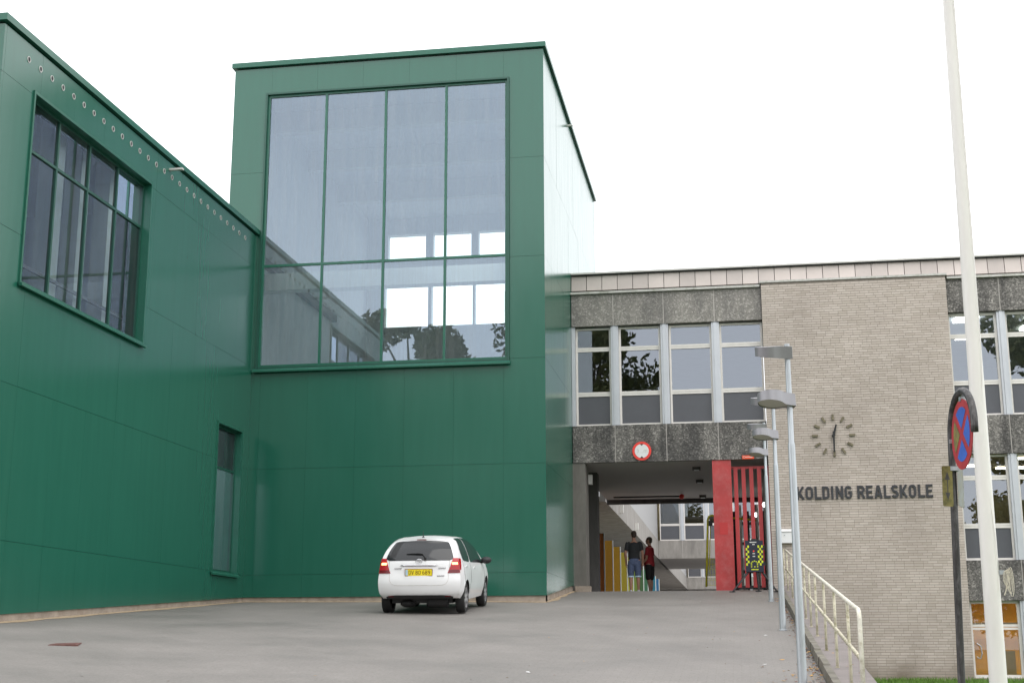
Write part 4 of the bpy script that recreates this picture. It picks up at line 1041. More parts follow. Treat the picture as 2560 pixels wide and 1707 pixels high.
# ------------------------------------------------------------------ small white hatchback
def cr(xs, t):
    """Catmull-Rom through equally spaced control values"""
    n = len(xs)-1; t = max(0,min(n,t)); i = min(int(t), n-1); f = t-i
    g = lambda k: xs[max(0,min(n,k))] if 0 <= k <= n else (2*xs[0]-xs[1] if k < 0 else 2*xs[n]-xs[n-1])
    a,b_,c,d = g(i-1),g(i),g(i+1),g(i+2)
    return b_+.5*f*(c-a+f*(2*a-5*b_+4*c-d+f*(3*(b_-c)+d-a)))
def cr2(tab, v, t): return cr([cr(r_, t) for r_ in tab], v)
YBt = [-.55,-.28,.15,.75,1.35,1.95,2.45,2.95,3.28]
ZTOP = [1.408,1.44,1.46,1.465,1.44,1.31,1.05,.92,.69]
ZBELT = [1.03,1.0,.96,.93,.915,.90,.885,.84,.64]
ZLOW = [[.31,.29]+[.24]*6+[.27], [.42]*9, [.61]*8+[.50], [.82,.81,.80,.79,.78,.77,.76,.72,.58]]
Ztab = ZLOW+[ZBELT,[b_+.5*(a-b_) for a,b_ in zip(ZTOP,ZBELT)],[b_+.87*(a-b_) for a,b_ in zip(ZTOP,ZBELT)],ZTOP]
Wtab = [[.735,.77,.775,.775,.775,.775,.775,.75,.60],[.795,.832,.835,.83,.83,.83,.832,.80,.66],[.815,.845,.848,.838,.838,.838,.845,.815,.66],
        [.80,.836,.842,.835,.832,.832,.836,.80,.64],[.765,.80,.812,.812,.808,.805,.80,.765,.61],[.70,.722,.735,.735,.73,.735,.765,.74,.59],
        [.612,.63,.638,.638,.638,.665,.735,.71,.56],[.51,.53,.535,.535,.54,.585,.67,.64,.48]]
YR = [-.50,-.575,-.60,-.555,-.51,-.385,-.25,-.235]
Ytab = []
for v_ in range(8):
    r_ = list(YBt); r_[0] = YR[v_]; r_[1] = max(YBt[1], YR[v_]+.2); r_[2] = max(YBt[2], r_[1]+.2)
    r_[8] = YBt[8]-[.10,.03,0,.02,.05,.08,.1,.12][v_]; Ytab.append(r_)
def bulge(u): return .085*(1-abs(u)**2.6)
def S_side(v, t, s=1): return Vector((s*cr2(Wtab,v,t), cr2(Ytab,v,t), cr2(Ztab,v,t)))
def S_rear(v, u): return Vector((u*cr2(Wtab,v,0), cr2(Ytab,v,0)-bulge(u), cr2(Ztab,v,0)+.046*(1-u*u)*(v/7)**5))
def S_front(v, u): return Vector((u*cr2(Wtab,v,8), cr2(Ytab,v,8)+.13*(1-abs(u)**2.4), cr2(Ztab,v,8)+.046*(1-u*u)*(v/7)**5))
def S_top(u, t):
    e = max(0,1-t/1.2); e2 = max(0,(t-7)/1)
    return Vector((u*cr2(Wtab,7,t), cr2(Ytab,7,t)-bulge(u)*e+.13*(1-abs(u)**2.4)*e2, cr2(Ztab,7,t)+.046*(1-u*u)))
def gridpatch(fn, A, B_, off=0.0):
    """rows of parameter values -> vertices pushed out along the surface normal"""
    P = [[fn(a,b_) for b_ in (B_(a) if callable(B_) else B_)] for a in A]
    n, m_ = len(P), len(P[0]); V = []
    for i in range(n):
        for j in range(m_):
            du = P[min(i+1,n-1)][j]-P[max(i-1,0)][j]; dv = P[i][min(j+1,m_-1)]-P[i][max(j-1,0)]
            nn = du.cross(dv); nn = nn.normalized() if nn.length > 1e-9 else Vector((0,0,1))
            c = P[i][j]-Vector((0,1.2,.7)); nn = nn if nn.dot(c) > 0 else -nn
            V.append(P[i][j]+nn*off)
    F_ = [(i*m_+j,(i+1)*m_+j,(i+1)*m_+j+1,i*m_+j+1) for i in range(n-1) for j in range(m_-1)]
    return V, F_
car = thing('parked_car', 'small white hatchback with yellow plate parked before the green block', 'car')
M['car_paint'] = mk('white_car_paint', (.78,.78,.78), .16, var=.02)
M['car_glass'] = mk('tinted_car_glass', (.016,.018,.02), .06, var=.1)
M['car_trim'] = mk('car_black_trim', (.015,.015,.016), .55, var=.1)
M['tail_red'] = mk('tail_lamp_red', (.42,.012,.018), .15, var=.12)
M['tail_dark'] = mk('tail_lamp_dark', (.14,.006,.01), .15)
M['tail_lit'] = emit('tail_lamp_lit', (1,.32,.12), 4.5)
M['plate_yellow'] = mk('plate_yellow', (.86,.70,.02), .4, var=.03)
M['plate_ink'] = mk('plate_ink', (.12,.035,.01), .5)
M['plate_blue'] = mk('plate_strip', (.45,.62,.75), .4)
M['chrome'] = mk('chrome', (.75,.75,.77), .12, .95, var=.03)
M['hubcap'] = mk('hubcap_silver', (.50,.50,.51), .35, .4, var=.06)
b = MB(); NV, NT_, NU = 30, 64, 22
vv = np.linspace(0,7,NV); tt = np.linspace(0,8,NT_); uu = np.linspace(-1,1,NU)
for s_ in (1,-1): b.add(*gridpatch(lambda v,t: S_side(v,t,s_), vv, list(tt)))
b.add(*gridpatch(S_rear, vv, list(uu))); b.add(*gridpatch(S_front, vv, list(uu))); b.add(*gridpatch(S_top, uu, list(tt)))
b.add(*gridpatch(lambda u,t: Vector((u*cr2(Wtab,0,t), cr2(Ytab,0,t)-bulge(u)*max(0,1-t)+.13*(1-abs(u)**2.4)*max(0,t-7), cr2(Ztab,0,t))), uu, list(tt)))
body = b.build('body', M['car_paint'], car, smooth=True, weld=.004)
body.data.materials.append(M['car_trim'])
WB, WR = 2.51, .295
cut = MB()
for yc in (0,WB):
    for s_ in (1,-1): cut.lathe([(.345,s_*.54),(.345,s_*.95)],36,'X',(0,yc,.30))
cme = cut.mesh('arch_cutter'); cme.materials.append(M['car_trim']); cme.materials.append(M['car_trim'])
for p_ in cme.polygons: p_.material_index = 1
# cut the wheel arches now (no helper object is left in the scene)
co = bpy.data.objects.new('arch_cutter', cme); C.objects.link(co)
md = body.modifiers.new('arches','BOOLEAN'); md.object = co; md.operation = 'DIFFERENCE'; md.solver = 'EXACT'; md.material_mode = 'INDEX'
dg = bpy.context.evaluated_depsgraph_get(); new = bpy.data.meshes.new_from_object(body.evaluated_get(dg))
body.modifiers.clear(); body.data = new; bpy.data.objects.remove(co); new.name = 'body'
for p_ in new.polygons: p_.use_smooth = p_.material_index == 0
sharp(body, 50)
def cpatch(name, fn, A, B_, mat, off=.006, parent=None): 
    b = MB(); b.add(*gridpatch(fn, A, B_, off)); return b.build(name, mat, parent or car, smooth=True)
def rounded(v, v0, v1, lo, hi, r_=.09):
    """shrinks the span near the top and bottom so that corners are round"""
    k = min(v-v0, v1-v)/(v1-v0); c = 0 if k > .12 else r_*(1-math.sqrt(max(0,1-(1-k/.12)**2)))
    return lo+c, hi-c
def rw(v):
    k = (v-4.0)/(6.35-4.0); lo, hi = rounded(v,4.0,6.35,-(.885-.02*k),.885-.02*k,.10); return list(np.linspace(lo,hi,20))
rwin = cpatch('rear_window', S_rear, np.linspace(4.0,6.35,22), rw, M['car_glass'])
cpatch('rear_seat_band', S_rear, np.linspace(4.3,6.3,10), lambda v: list(np.linspace(-.80,-.64+.02*(v-4.3),4)), M['black'], .0075, rwin)
for s_ in (1,-1):
    fs = lambda v,t,s_=s_: S_side(v,t,s_)
    def f1(v): k = (v-4.15)/(6.72-4.15); lo, hi = rounded(v,4.15,6.72,.95+.75*k*k*.2+ .5*abs(k-.35),2.62+.05*k,.12); return list(np.linspace(lo,hi,14))
    def f2(v): k = (v-4.15)/(6.72-4.15); lo, hi = rounded(v,4.15,6.72,2.74+.05*k,5.85-1.15*k,.10); return list(np.linspace(lo,hi,20))
    cpatch('side_window', fs, np.linspace(4.15,6.72,18), f1, M['car_glass'], .004)
    cpatch('side_window', fs, np.linspace(4.15,6.72,18), f2, M['car_glass'], .004)
    # tail lamp: rear face part and the piece that wraps round the wing
    def tl(v): k = (v-2.85)/(4.2-2.85); a = .70+.17*k; return list(s_*np.linspace(a,1.0,8))
    lampo = cpatch('tail_lamp', S_rear, np.linspace(2.85,4.2,12), tl, M['tail_red'], .010)
    cpatch('lamp_wrap', fs, np.linspace(3.15,4.2,10), lambda v: list(np.linspace(0,.62*(.4+.6*(v-3.15)/1.05),6)), M['tail_red'], .008, lampo)
    cpatch('lamp_lower', S_rear, np.linspace(2.87,3.15,4), lambda v: list(s_*np.linspace(.71+.17*(v-2.85)/1.35,.99,6)), M['tail_dark'], .0125, lampo)
    cpatch('brake_light', S_rear, np.linspace(3.60,3.80,4), lambda v: list(s_*np.linspace(.83,.965,6)), M['tail_lit'], .0135, lampo)
    cpatch('reflector', S_rear, np.linspace(.36,.56,3), lambda v: list(s_*np.linspace(.66,.80,4)), M['tail_dark'], .014)
    for yc in (0,WB):                         # wheels
        x0 = s_*.735
        wl = MB().lathe([(.20,-.085),(.285,-.085),(.298,-.06),(.298,.06),(.285,.088),(.20,.088),(.20,-.085)],40,'X',(x0,yc,.298)).build('wheel', M['rubber'], car, auto=40)
        hc = MB().lathe([(0,s_*.082),(.06,s_*.083),(.17,s_*.074),(.202,s_*.084),(.205,s_*.05)],32,'X',(x0,yc,.298)).build('hubcap', M['hubcap'], wl, auto=40)
        b = MB()
        for k in range(8):
            a = 2*math.pi*k/8
            F = lambda u,d,v,a=a: (x0+s_*(.0835+d), yc+u*math.cos(a)-v*math.sin(a), .298+u*math.sin(a)+v*math.cos(a))
            b.T = F; b.add([(.085,0,-.012),(.17,0,-.026),(.17,0,.026),(.085,0,.012)],[(0,1,2,3)])
        b.build('hubcap_slots', M['car_trim'], hc)
    # door mirror, handle
    mr = MB(); c = S_side(4.5,5.35,s_); mr.ball((c.x+s_*.13,c.y-.02,c.z-.0),(.115,.075,.075),14,10); mo = mr.build('door_mirror', M['car_trim'], car, smooth=True)
    MB().ball((c.x+s_*.12,c.y-.052,c.z-.003),(.095,.05,.06),14,10).build('mirror_glass', M['car_trim'], mo, smooth=True)
    MB().tube([tuple(S_side(4.25,5.4,s_)),(c.x+s_*.06,c.y,c.z-.04)],.022,8).build('mirror_arm', M['car_trim'], mo)
    for t_ in (1.75,3.55):
        c = S_side(3.62,t_,s_); MB().box(c.x-.012 if s_>0 else c.x-.02,c.x+.02 if s_>0 else c.x+.012,c.y-.09,c.y+.09,c.z-.014,c.z+.014).build('door_handle', M['car_paint'], car)
    b = MB()
    for t_ in (2.68,5.6): b.tube([S_side(v,t_-(.25 if v < 1.6 and t_ < 3 else 0),s_)+Vector((s_*.001,0,0)) for v in np.linspace(.6,4.1,12)], .0028, 5)
    b.tube([S_side(v,1.05+.5*max(0,(3-v))*.35,s_)+Vector((s_*.001,0,0)) for v in np.linspace(2.0,4.1,8)], .0028, 5)
    b.build('door_gap', M['car_trim'], car)
    cpatch('sill', fs, np.linspace(.02,.42,3), list(np.linspace(2.2,5.3,10)), M['car_paint'], .012)
def lb(v): lo, hi = -.88+.30*max(0,(v-.25)/.41)**2.5, .88-.30*max(0,(v-.25)/.41)**2.5; return list(np.linspace(lo,hi,18))
cpatch('lower_bumper', S_rear, np.linspace(0.0,.66,10), lb, M['car_trim'], .010)
MB().box(-.60,.60,-.30,2.9,.205,.33).build('underbody', M['car_trim'], car)
MB().tube([(-.62,0,.27),(.62,0,.27)],.05,8).build('rear_axle', M['car_trim'], car)
MB().lathe([(.0,-.0),(.09,.0),(.11,.05),(.11,.42),(.0,.42)],14,'X',(.1,-.30,.23)).build('silencer', M['car_trim'], car)
MB().ball((-.28,-.25,.20),(.17,.2,.08)).build('spare_well', M['car_trim'], car)
# tail gate outline, handle bar, emblem, badges
out = [S_rear(v,-.735-.04*(v-2.9)) for v in np.linspace(4.05,2.2,9)]+[S_rear(1.9,-.66),S_rear(1.78,-.58)]
out += [S_rear(1.76,u) for u in np.linspace(-.5,.5,9)]+[S_rear(1.78,.58),S_rear(1.9,.66)]+[S_rear(v,.735+.04*(v-2.9)) for v in np.linspace(2.2,4.05,9)]
MB().tube([p_+Vector((0,-.001,0)) for p_ in out],.004,5).build('tailgate_gap', M['seam'], car)
c = S_rear(3.62,0); b = MB()
b.tube([S_rear(3.58-.12*abs(u)**3,u)+Vector((0,-.012,0)) for u in np.linspace(-.47,.47,13)],[.004]+[.014]*11+[.004],8)
b.build('tailgate_bar', M['chrome'], car, smooth=True)
b = MB(); c = S_rear(3.93,0)+Vector((0,-.014,0))
el = lambda rx,rz,ox,oz: [(c.x+ox+rx*math.cos(a), c.y, c.z+oz+rz*math.sin(a)) for a in np.linspace(0,2*math.pi,25)[:-1]]
b.tube(el(.062,.042,0,0),.006,6,closed=True); b.tube(el(.020,.040,0,0),.005,6,closed=True); b.tube(el(.042,.014,0,.016),.005,6,closed=True)
b.build('emblem', M['chrome'], car, smooth=True)
for (u0_,n_,v_) in ((-.60,6,3.3),(.50,6,3.3),(.46,6,2.62)):
    b = MB()
    for k in range(n_):
        c = S_rear(v_,u0_+.03*k); b.box(c.x-.006,c.x+.006,c.y-.012,c.y+.004,c.z-.010,c.z+.010); b.box(c.x-.006,c.x+.012,c.y-.0115,c.y+.004,c.z-.0105+.012*(k%2),c.z-.005+.012*(k%2))
    b.build('badge', M['chrome'], car)
pl = MB(); yp = S_rear(3.0,0).y-.022; zp = S_rear(3.0,0).z-.015
plo = MB().box(-.262,.262,yp,yp+.02,zp-.06,zp+.06).build('number_plate', M['plate_yellow'], car)
MB().box(-.272,.272,yp+.004,yp+.024,zp-.07,zp+.07).build('plate_holder', M['tail_dark'], plo)
MB().box(-.258,-.21,yp-.002,yp-.0005,zp-.054,zp+.054).build('plate_strip', M['plate_blue'], plo)
b = MB(); x = -.195
for ch in 'DV 80 689':
    if ch == ' ': x += .026; continue
    letters(b, ch, .046, .078, .0085, lambda u,d,v,x=x: (x+u, yp-.0008-d, zp-.039+v), .0015); x += .0545
b.build('plate_characters', M['plate_ink'], plo)
# wiper, high brake lamp, aerial, spoiler gap, windscreen
c0, c1, c2 = S_rear(4.18,.16), S_rear(4.62,0.02), S_rear(4.62,-.36)
b = MB(); b.tube([c0+Vector((0,-.03,-.03)),c0+Vector((0,-.03,.03)),c1+Vector((.05,-.03,0)),c1+Vector((-.05,-.03,.01)),c2+Vector((0,-.022,0))],[.02,.018,.014,.016,.006],8)
b.build('rear_wiper', M['car_trim'], car, smooth=True)
cpatch('high_brake_light', S_rear, np.linspace(6.55,6.82,3), list(np.linspace(-.17,.17,6)), M['tail_dark'], .012)
c = S_top(0,.55); b = MB(); b.lathe([(.03,0),(.018,.02),(.006,.035),(.004,.13),(0,.132)],10,o=tuple(c)); b.build('aerial', M['car_trim'], car)
cpatch('windscreen', lambda u,t: S_top(u,t), np.linspace(-.86,.86,12), list(np.linspace(4.35,5.95,10)), M['car_glass'], .005)
for s_ in (1,-1): MB().tube([S_top(s_*.86,t_)+Vector((0,0,.001)) for t_ in np.linspace(.2,4.3,10)],.004,5).build('roof_gap', M['seam'], car)
cth = math.radians(1.756)
rt = Vector((math.cos(cth), math.sin(cth), -.0036))
Bc = Vector((-5.309,26.726,0)); org = Bc-rt*.825; org.z = ground(org.x,org.y)
car.location = org
car.rotation_euler = (Matrix.Rotation(cth,3,'Z') @ Matrix.Rotation(math.atan(.081),3,'X')).to_euler()

# ------------------------------------------------------------------ two men in the passage
def limb(b, pts, n=14):
    """closed tapered tube: (x,y,z,rx,ry) per joint, smoothed along its length, rounded ends"""
    P = [list(p) for p in pts]; m_ = len(P)-1; R = []
    K = max(8, m_*5)
    for k in range(K+1):
        t = m_*k/K; R.append([cr([p[i] for p in P], t) for i in range(5)])
    a, c = R[0], R[-1]; d0 = Vector(R[0][:3])-Vector(R[1][:3]); d1 = Vector(R[-1][:3])-Vector(R[-2][:3])
    d0 = d0.normalized() if d0.length > 0 else Vector((0,0,1)); d1 = d1.normalized() if d1.length > 0 else Vector((0,0,-1))
    e0 = [*(Vector(a[:3])+d0*min(a[3],a[4])*.55), a[3]*.55, a[4]*.55]; e1 = [*(Vector(c[:3])+d1*min(c[3],c[4])*.55), c[3]*.55, c[4]*.55]
    R = [e0]+R+[e1]; vs_ = []
    for i, r_ in enumerate(R):
        t = Vector(R[min(i+1,len(R)-1)][:3])-Vector(R[max(i-1,0)][:3]); t = t.normalized() if t.length > 0 else Vector((0,0,1))
        ax = Vector((1,0,0)); ax = (ax-t*ax.dot(t)); ax = ax.normalized() if ax.length > .2 else Vector((0,0,1)); ay = t.cross(ax)
        for k in range(n):
            q = 2*math.pi*k/n; vs_.append(tuple(Vector(r_[:3])+ax*(r_[3]*math.cos(q))+ay*(r_[4]*math.sin(q))))
    L = len(R); b.add(vs_, [(i*n+k,i*n+(k+1)%n,(i+1)*n+(k+1)%n,(i+1)*n+k) for i in range(L-1) for k in range(n)]+[tuple(range(n-1,-1,-1)),tuple((L-1)*n+k for k in range(n))])
def fuse(b, name, mat, parent, voxel, it=3):
    o = b.build(name, mat, parent, smooth=True)
    md = o.modifiers.new('fuse','REMESH'); md.mode = 'VOXEL'; md.voxel_size = voxel; md.use_smooth_shade = True
    sm = o.modifiers.new('soft','SMOOTH'); sm.iterations = it; sm.factor = .5
    dg_ = bpy.context.evaluated_depsgraph_get(); me = bpy.data.meshes.new_from_object(o.evaluated_get(dg_))
    o.modifiers.clear(); o.data = me; me.name = name
    return o
M['skin'] = mk('skin', (.36,.19,.13), .55, var=.08, scale=9)
M['hair'] = mk('short_dark_hair', (.035,.022,.016), .75, var=.3, scale=40)
M['hair2'] = mk('short_brown_hair', (.055,.038,.025), .75, var=.3, scale=40)
M['tee'] = mk('black_cotton', (.016,.017,.019), .85, var=.2, scale=9)
M['polo'] = mk('dark_red_cotton', (.26,.012,.018), .8, var=.15, scale=9)
M['denim'] = mk('blue_denim', (.075,.10,.18), .85, var=.22, scale=22)
M['shorts'] = mk('black_shorts', (.012,.012,.013), .85, var=.2, scale=9)
M['shoe'] = mk('pale_trainers', (.45,.44,.47), .6, var=.1, scale=14)
M['shoe_black'] = mk('black_shoes', (.014,.014,.014), .5)
def hand_(b, x, y, z, s_, fw):
    limb(b, [(x,y,z+.03,.026,.022),(x,y+fw*.006,z-.03,.032,.017),(x,y+fw*.012,z-.075,.036,.014)])
    for k, l in enumerate((.062,.07,.065,.05)):
        yy = y+fw*.012+(-.03+.02*k)
        limb(b, [(x,yy,z-.07,.0095,.0095),(x-s_*.006,yy+fw*.008,z-.07-l*.55,.009,.009),(x-s_*.022,yy+fw*.02,z-.07-l,.0075,.0075)], 8)
    limb(b, [(x-s_*.01,y+fw*.02,z-.01,.013,.013),(x-s_*.02,y+fw*.055,z-.045,.011,.011),(x-s_*.03,y+fw*.065,z-.085,.009,.009)], 8)
def person(label, loc, rz, H, top, bottom, shoe, hair, arms, turn=0, belly=0.0, polo=False):
    """local: faces +Y, feet at z = 0"""
    r_ = thing('person', label, 'person', 'two men standing in the passage', loc); r_.rotation_euler.z = rz
    k = H/1.80; b = MB(lambda x,y,z: (x*k,y*k,z*k))
    ct, st = math.cos(turn), math.sin(turn)
    # trunk, neck, head
    limb(b, [(0,0,.90,.16,.115),(0,.0,1.0,.155,.115),(0,.012+belly*.3,1.14,.145,.11+belly*.6),(0,.01,1.30,.165,.118),(0,-.005,1.42,.15,.10),(0,-.01,1.49,.08,.065)],18)
    limb(b, [(0,-.012,1.44,.062,.062),(0,.0,1.52,.056,.058),(0,.012,1.60,.055,.06)])
    def hd(x,y,z): return (x*ct-y*st, x*st+y*ct+.012, z)
    hb = MB(lambda x,y,z: tuple(k*q for q in hd(x,y,z)))
    hb.ball((0,.0,1.70),(.076,.098,.105),18,14); hb.ball((0,.03,1.635),(.058,.07,.062),14,10)
    hb.ball((0,.10,1.672),(.014,.022,.022),8,6); hb.ball((0,.092,1.628),(.028,.014,.010),8,6); hb.ball((0,.078,1.598),(.028,.026,.02),8,6)
    for s_ in (1,-1):
        hb.ball((s_*.078,-.005,1.685),(.012,.024,.034),8,6); hb.ball((s_*.03,.088,1.708),(.026,.012,.01),8,6)
    b.v += []; base_i = len(b.v); b.v += hb.v; b.f += [tuple(base_i+i for i in f) for f in hb.f]
    for s_, (el, wr, fw) in zip((1,-1), arms):
        sh = (s_*.185,-.005,1.425)
        limb(b, [(sh[0]-s_*.03,sh[1],sh[2]+.005,.058,.058),(*sh,.056,.056),(sh[0]*.55+el[0]*s_*.45,sh[1]*.55+el[1]*.45,sh[2]*.55+el[2]*.45,.05,.05),(s_*el[0],el[1],el[2],.04,.041),((s_*(el[0]*.6+wr[0]*.4)),el[1]*.6+wr[1]*.4,el[2]*.6+wr[2]*.4,.041,.04),(s_*wr[0],wr[1],wr[2],.027,.026)])
        hand_(b, s_*wr[0], wr[1]+.004, wr[2]-.03, s_, fw)
    for s_ in (1,-1):
        f = .03 if s_ > 0 else -.02
        limb(b, [(s_*.085,0,.95,.095,.105),(s_*.098,.005,.78,.088,.095),(s_*.105,.015+f*.3,.52,.06,.065),(s_*.108,f*.5-.012,.36,.056,.062),(s_*.11,f-.012,.12,.036,.04),(s_*.112,f,.05,.04,.046)],14)
        limb(b, [(s_*.112,f-.05,.04,.032,.03),(s_*.115,f+.06,.04,.04,.03),(s_*.12,f+.16,.028,.038,.02)],10)
    fuse(b, 'body', M['skin'], r_, .0075, 2)
    # clothes follow the body a little outside it
    c = MB(b.T)
    limb(c, [(0,0,.885,.178,.135+belly*.4),(0,.005+belly*.3,1.0,.172,.132+belly*.7),(0,.014+belly*.4,1.14,.163,.126+belly*.8),(0,.01,1.30,.182,.133),(0,-.005,1.42,.165,.112),(0,-.01,1.475,.085,.075)],20)
    for s_, (el, wr, fw) in zip((1,-1), arms):
        sh = (s_*.185,-.005,1.425); q = .62
        e = (sh[0]*(1-q)+el[0]*s_*q, sh[1]*(1-q)+el[1]*q, sh[2]*(1-q)+el[2]*q)
        limb(c, [(sh[0]-s_*.05,sh[1],sh[2]+.004,.066,.066),(*sh,.068,.068),((sh[0]+e[0])/2,(sh[1]+e[1])/2,(sh[2]+e[2])/2,.066,.066),(*e,.064,.064)])
    fuse(c, 'shirt', top, r_, .011, 3)
    if polo: 
        c = MB(b.T); c.lathe([(.062,1.475),(.078,1.48),(.068,1.525),(.060,1.52)],18,o=(0,-.004,0)); c.build('collar', top, r_, smooth=True)
    c = MB(b.T)
    limb(c, [(0,0,.99,.168,.13+belly*.3),(0,0,.92,.175,.138),(0,0,.83,.17,.135)],18)
    for s_ in (1,-1): limb(c, [(s_*.085,0,.92,.10,.118),(s_*.10,.005,.74,.104,.112),(s_*.108,.012,.50,.088,.092)],16)
    fuse(c, 'shorts', bottom, r_, .011, 3)
    if bottom == M['denim']:
        for s_ in (1,-1): MB(b.T).lathe([(.090,.455),(.093,.458),(.093,.492),(.09,.494)],18,o=(s_*.108,.012,0)).build('turned_cuff', M['plate_blue'], r_, smooth=True)
    for s_ in (1,-1):
        f = .03 if s_ > 0 else -.02; c = MB(b.T)
        limb(c, [(s_*.112,f-.055,.045,.040,.042),(s_*.113,f+.0,.055,.043,.05),(s_*.116,f+.08,.045,.047,.04),(s_*.12,f+.185,.03,.042,.026)],14)
        fuse(c, 'shoe', shoe, r_, .008, 2)
    c = MB(lambda x,y,z: tuple(k*q for q in hd(x,y,z)))
    c.ball((0,-.012,1.722),(.083,.100,.092),18,14); c.ball((0,-.045,1.67),(.074,.062,.07),14,10)
    fuse(c, 'hair', hair, r_, .009, 2)
    return r_
p1 = atY(1587,1470,38.2)
person('man in black t-shirt and blue denim shorts, seen from behind', (p1.x,38.2,1.45), .05, 1.70, M['tee'], M['denim'], M['shoe'], M['hair'],
       (((.25,.0,1.14),(.245,.10,.90),1),((.255,-.01,1.14),(.235,.09,.90),1)), turn=.25)
p2 = atY(1626,1470,39.8)
person('man in dark red polo shirt and black shorts, standing side-on', (p2.x,39.8,1.45), 1.25, 1.65, M['polo'], M['shorts'], M['shoe_black'], M['hair2'],
       (((.235,-.02,1.13),(.215,.15,.92),1),((.235,.02,1.12),(.20,.19,.93),1)), turn=.1, belly=.05, polo=True)

# ------------------------------------------------------------------ small things on the paving
mh = thing('drain_cover', 'rusty rectangular drain cover set in the grey paving', 'drain cover')
q = ray(158,1610); t_ = None
Ym = 14.0
for k in range(60):
    P_ = q*Ym; gz_ = ground(P_.x,Ym); Ym += (gz_-P_.z)/(q.z-.07) * .5
P_ = q*Ym
mh.location = (P_.x, Ym, ground(P_.x,Ym)); mh.rotation_euler = (math.atan(.065), -math.atan(.03), .35)
M['rust'] = mk('rusty_iron', (.13,.06,.05), .8, var=.35, scale=9, bump=.3)
MB().box(-.21,.21,-.21,.21,-.03,.006).build('frame', M['rust'], mh)
for k in range(5): MB().box(-.17,.17,-.17+.07*k,-.125+.07*k,.006,.010).build('bar', M['rust'], mh)
# sand washed along the foot of the green walls
def sandstrip(pts, w0, name='sand'):
    b = MB(); prev = None
    for i in range(len(pts)-1):
        (x0,y0,nx_,ny_), (x1,y1,_,_) = pts[i], pts[i+1]
        n_ = max(2,int(math.hypot(x1-x0,y1-y0)/.15))
        for k in range(n_+1):
            f = k/n_; x, y = x0+(x1-x0)*f, y0+(y1-y0)*f
            wd = w0*(.25+.9*abs(math.sin(x*2.1+y*1.7))*abs(math.sin(x*.83+y*.61+1))+.25*random.random())
            c = ((x,y,ground(x,y)+.02),(x+nx_*wd,y+ny_*wd,ground(x+nx_*wd,y+ny_*wd)+.005))
            if prev: b.quad(prev[0],prev[1],c[1],c[0])
            prev = c
    return b.build(name, M['sand'])
o = sandstrip([(LX-.02,18.9,1,0),(LX-.02,30.98,1,0)], .17); tag(o, 'tan sand washed along the foot of the low green wing', 'sand', kind='stuff')
o = sandstrip([(LX,31.02,0,-1),(TX,31.02,0,-1)], .10); tag(o, 'thin line of tan sand under the tall green block', 'sand', kind='stuff')
o = sandstrip([(TX-.02,31.0,1,0),(TX-.02,36.1,1,0)], .12); tag(o, 'tan sand along the side of the green block near the passage', 'sand', kind='stuff')
# fallen leaves along the kerb
def leaf(b, x, y, z, s_):
    a = random.uniform(0,6.28); ca, sa = math.cos(a)*s_, math.sin(a)*s_; h = s_*.35
    b.add([(x-ca,y-sa,z+random.uniform(0,h)),(x-sa*.45,y+ca*.45,z+h*random.random()),(x+ca,y+sa,z+random.uniform(0,h)),(x+sa*.45,y-ca*.45,z+h*random.random())],[(0,1,2,3)])
M['leaf_y'] = mk('yellow_leaf', (.50,.27,.05), .7, var=.3, scale=3); M['leaf_r'] = mk('red_leaf', (.19,.05,.035), .8, var=.4, scale=3)
by, brr = MB(), MB()
for i in range(520):
    y = random.uniform(14.5,33); x = 1.0-abs(random.gauss(0,.075))-.01
    leaf(brr if random.random() < .62 else by, x, y, ground(x,y)+.004, random.uniform(.014,.036))
for i in range(170):
    y = random.choice((random.gauss(16.6,.35),random.gauss(17.6,.8),random.gauss(15.6,.3))); x = .96-abs(random.gauss(0,.30)); leaf(by if random.random() < .75 else brr, x, y, ground(x,y)+.004, random.uniform(.02,.045))
for i in range(90):
    y = random.uniform(14,34); x = 1.0-abs(random.gauss(0,3.5)); leaf(by if random.random() < .4 else brr, x, y, ground(x,y)+.003, random.uniform(.01,.022))
for i in range(40):
    y = random.uniform(14.5,30); x = random.uniform(1.05,1.46); leaf(by, x, y, ground(1,y)+.129, random.uniform(.012,.03))
tag(by.build('fallen_leaves', M['leaf_y']), 'yellow fallen leaves scattered along the kerb', 'leaves', kind='stuff')
tag(brr.build('fallen_leaves', M['leaf_r']), 'dark red fallen leaves gathered in the gutter', 'leaves', kind='stuff')
b = MB()
for (px,py) in ((1750,1504.5),(1914,1589),(205,1690),(1912,1662),(1320,1682)):
    q = ray(px,py); Yp = 16.
    for k in range(80): Yp += (ground(q.x*Yp,Yp)-q.z*Yp)/(q.z-.08)*.4
    leaf(b, q.x*Yp, Yp, ground(q.x*Yp,Yp)+.01, .035)
tag(b.build('litter', M['white']), 'scraps of white paper on the grey paving', 'litter', kind='stuff')
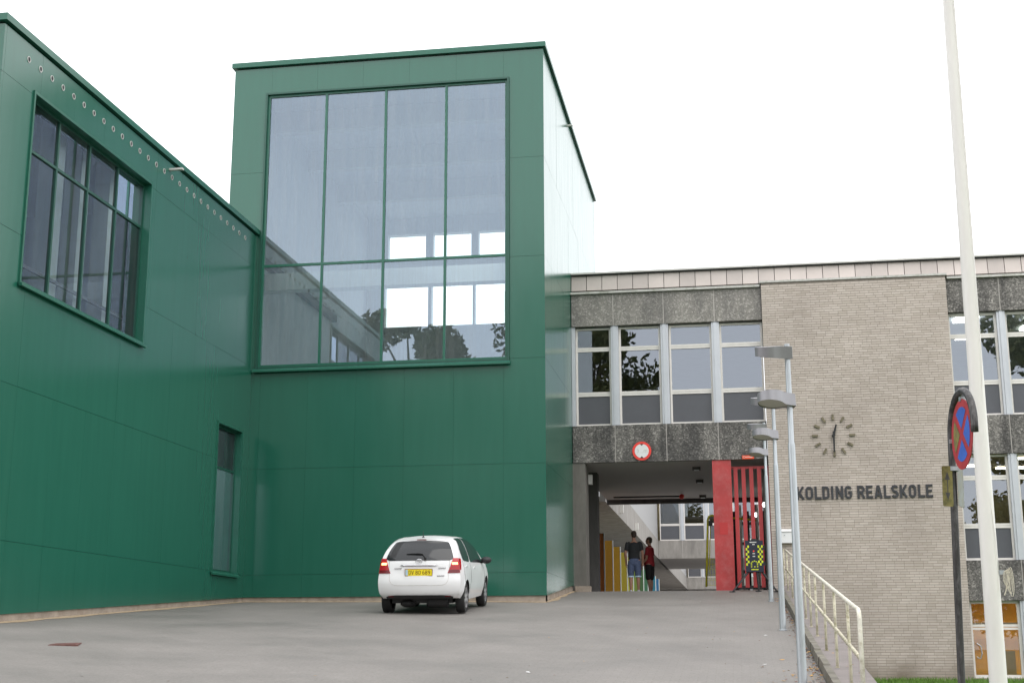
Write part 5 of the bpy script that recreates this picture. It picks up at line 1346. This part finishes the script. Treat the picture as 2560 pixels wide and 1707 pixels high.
# ------------------------------------------------------------------ trees across the road behind, seen mirrored in the windows, then an added row
M['bark'] = mk('bark', (.09,.07,.05), .9, var=.4, scale=6, bump=.5, bscale=14)
def leaf_mat():
    m, t, b_ = nodes('tree_leaves')
    g = t.nodes.new('ShaderNodeNewGeometry'); r_ = t.nodes.new('ShaderNodeValToRGB')
    r_.color_ramp.elements[0].color = (.065,.085,.022,1); r_.color_ramp.elements[1].color = (.19,.18,.055,1)
    t.links.new(g.outputs['Random Per Island'], r_.inputs[0]); t.links.new(r_.outputs[0], b_.inputs['Base Color']); b_.inputs['Roughness'].default_value = .6
    return m
M['leaf'] = leaf_mat()
def tree(x, y, H, R, label, seed):
    rs = random.Random(seed); z0 = min(ground(x,y), -1.2) if x < 1.2 else lawn_z(x,y)
    r_ = thing('tree', label, 'tree', 'trees behind the camera', (x,y,z0))
    b = MB(); Ht = H-z0
    b.tube([(0,0,-.2),(.05,0,Ht*.15),(-.1,.1,Ht*.35),(.1,0,Ht*.6),(0,0,Ht*.85)],[R*.085,R*.065,R*.055,R*.035,.03],10)
    cl = []
    for k in range(30):
        a = rs.uniform(0,6.28); h = rs.uniform(.28,.97); rr = R*1.05*math.sin(math.pi*min(1,(h-.12)/.95))**.6*rs.uniform(.35,.95)
        c = Vector((rr*math.cos(a), rr*math.sin(a), Ht*h)); cl.append((c, rs.uniform(.22,.38)*R))
        s_ = Ht*max(.2,h-.22); b.tube([(0,0,s_),(c.x*.5,c.y*.5,s_+(c.z-s_)*.6),tuple(c)],[R*.025,R*.016,.015],6)
    b.build('trunk', M['bark'], r_, smooth=True)
    cb = MB()
    for c, cr_ in cl:
        for k in range(420):
            d = Vector((rs.gauss(0,1),rs.gauss(0,1),rs.gauss(0,.8))).normalized()*cr_*rs.random()**.45; p_ = c+d; s_ = rs.uniform(.15,.3)
            n1 = Vector((rs.gauss(0,1),rs.gauss(0,1),rs.gauss(0,1))).normalized(); n2 = n1.orthogonal().normalized()
            cb.add([p_-n1*s_, p_+n2*s_*.5, p_+n1*s_, p_-n2*s_*.5],[(0,1,2,3)])
    cb.build('crown', M['leaf'], r_)
    return r_
tree(-16.6,-6,17.6,4.0,'slim leafy tree mirrored in the middle of the big window',1)
tree(-8.2,-6,19.0,5.0,'broad leafy tree mirrored in the left windows of the concrete building',2)
tree(17.5,-5,19.5,4.0,'tall leafy tree mirrored in the windows right of the brick wall',3)
tree(-2.6,-30,14.0,3.6,'round leafy tree far behind, mirrored low in the windows',4)
tree(28,-12,19,5.0,'wide leafy tree mirrored at the far right windows',5)
for k, x_ in enumerate((-34,-26,-19,-11,6,13,21)):  # unseen row, added to darken the reflections on the green block
    tree(x_, -34-3*(k%3), 10.5+1.5*(k%2), 4.6, ('first','second','third','fourth','fifth','sixth','last')[k]+' leafy tree of the unseen row added behind, counted from the green wing side', 20+k)
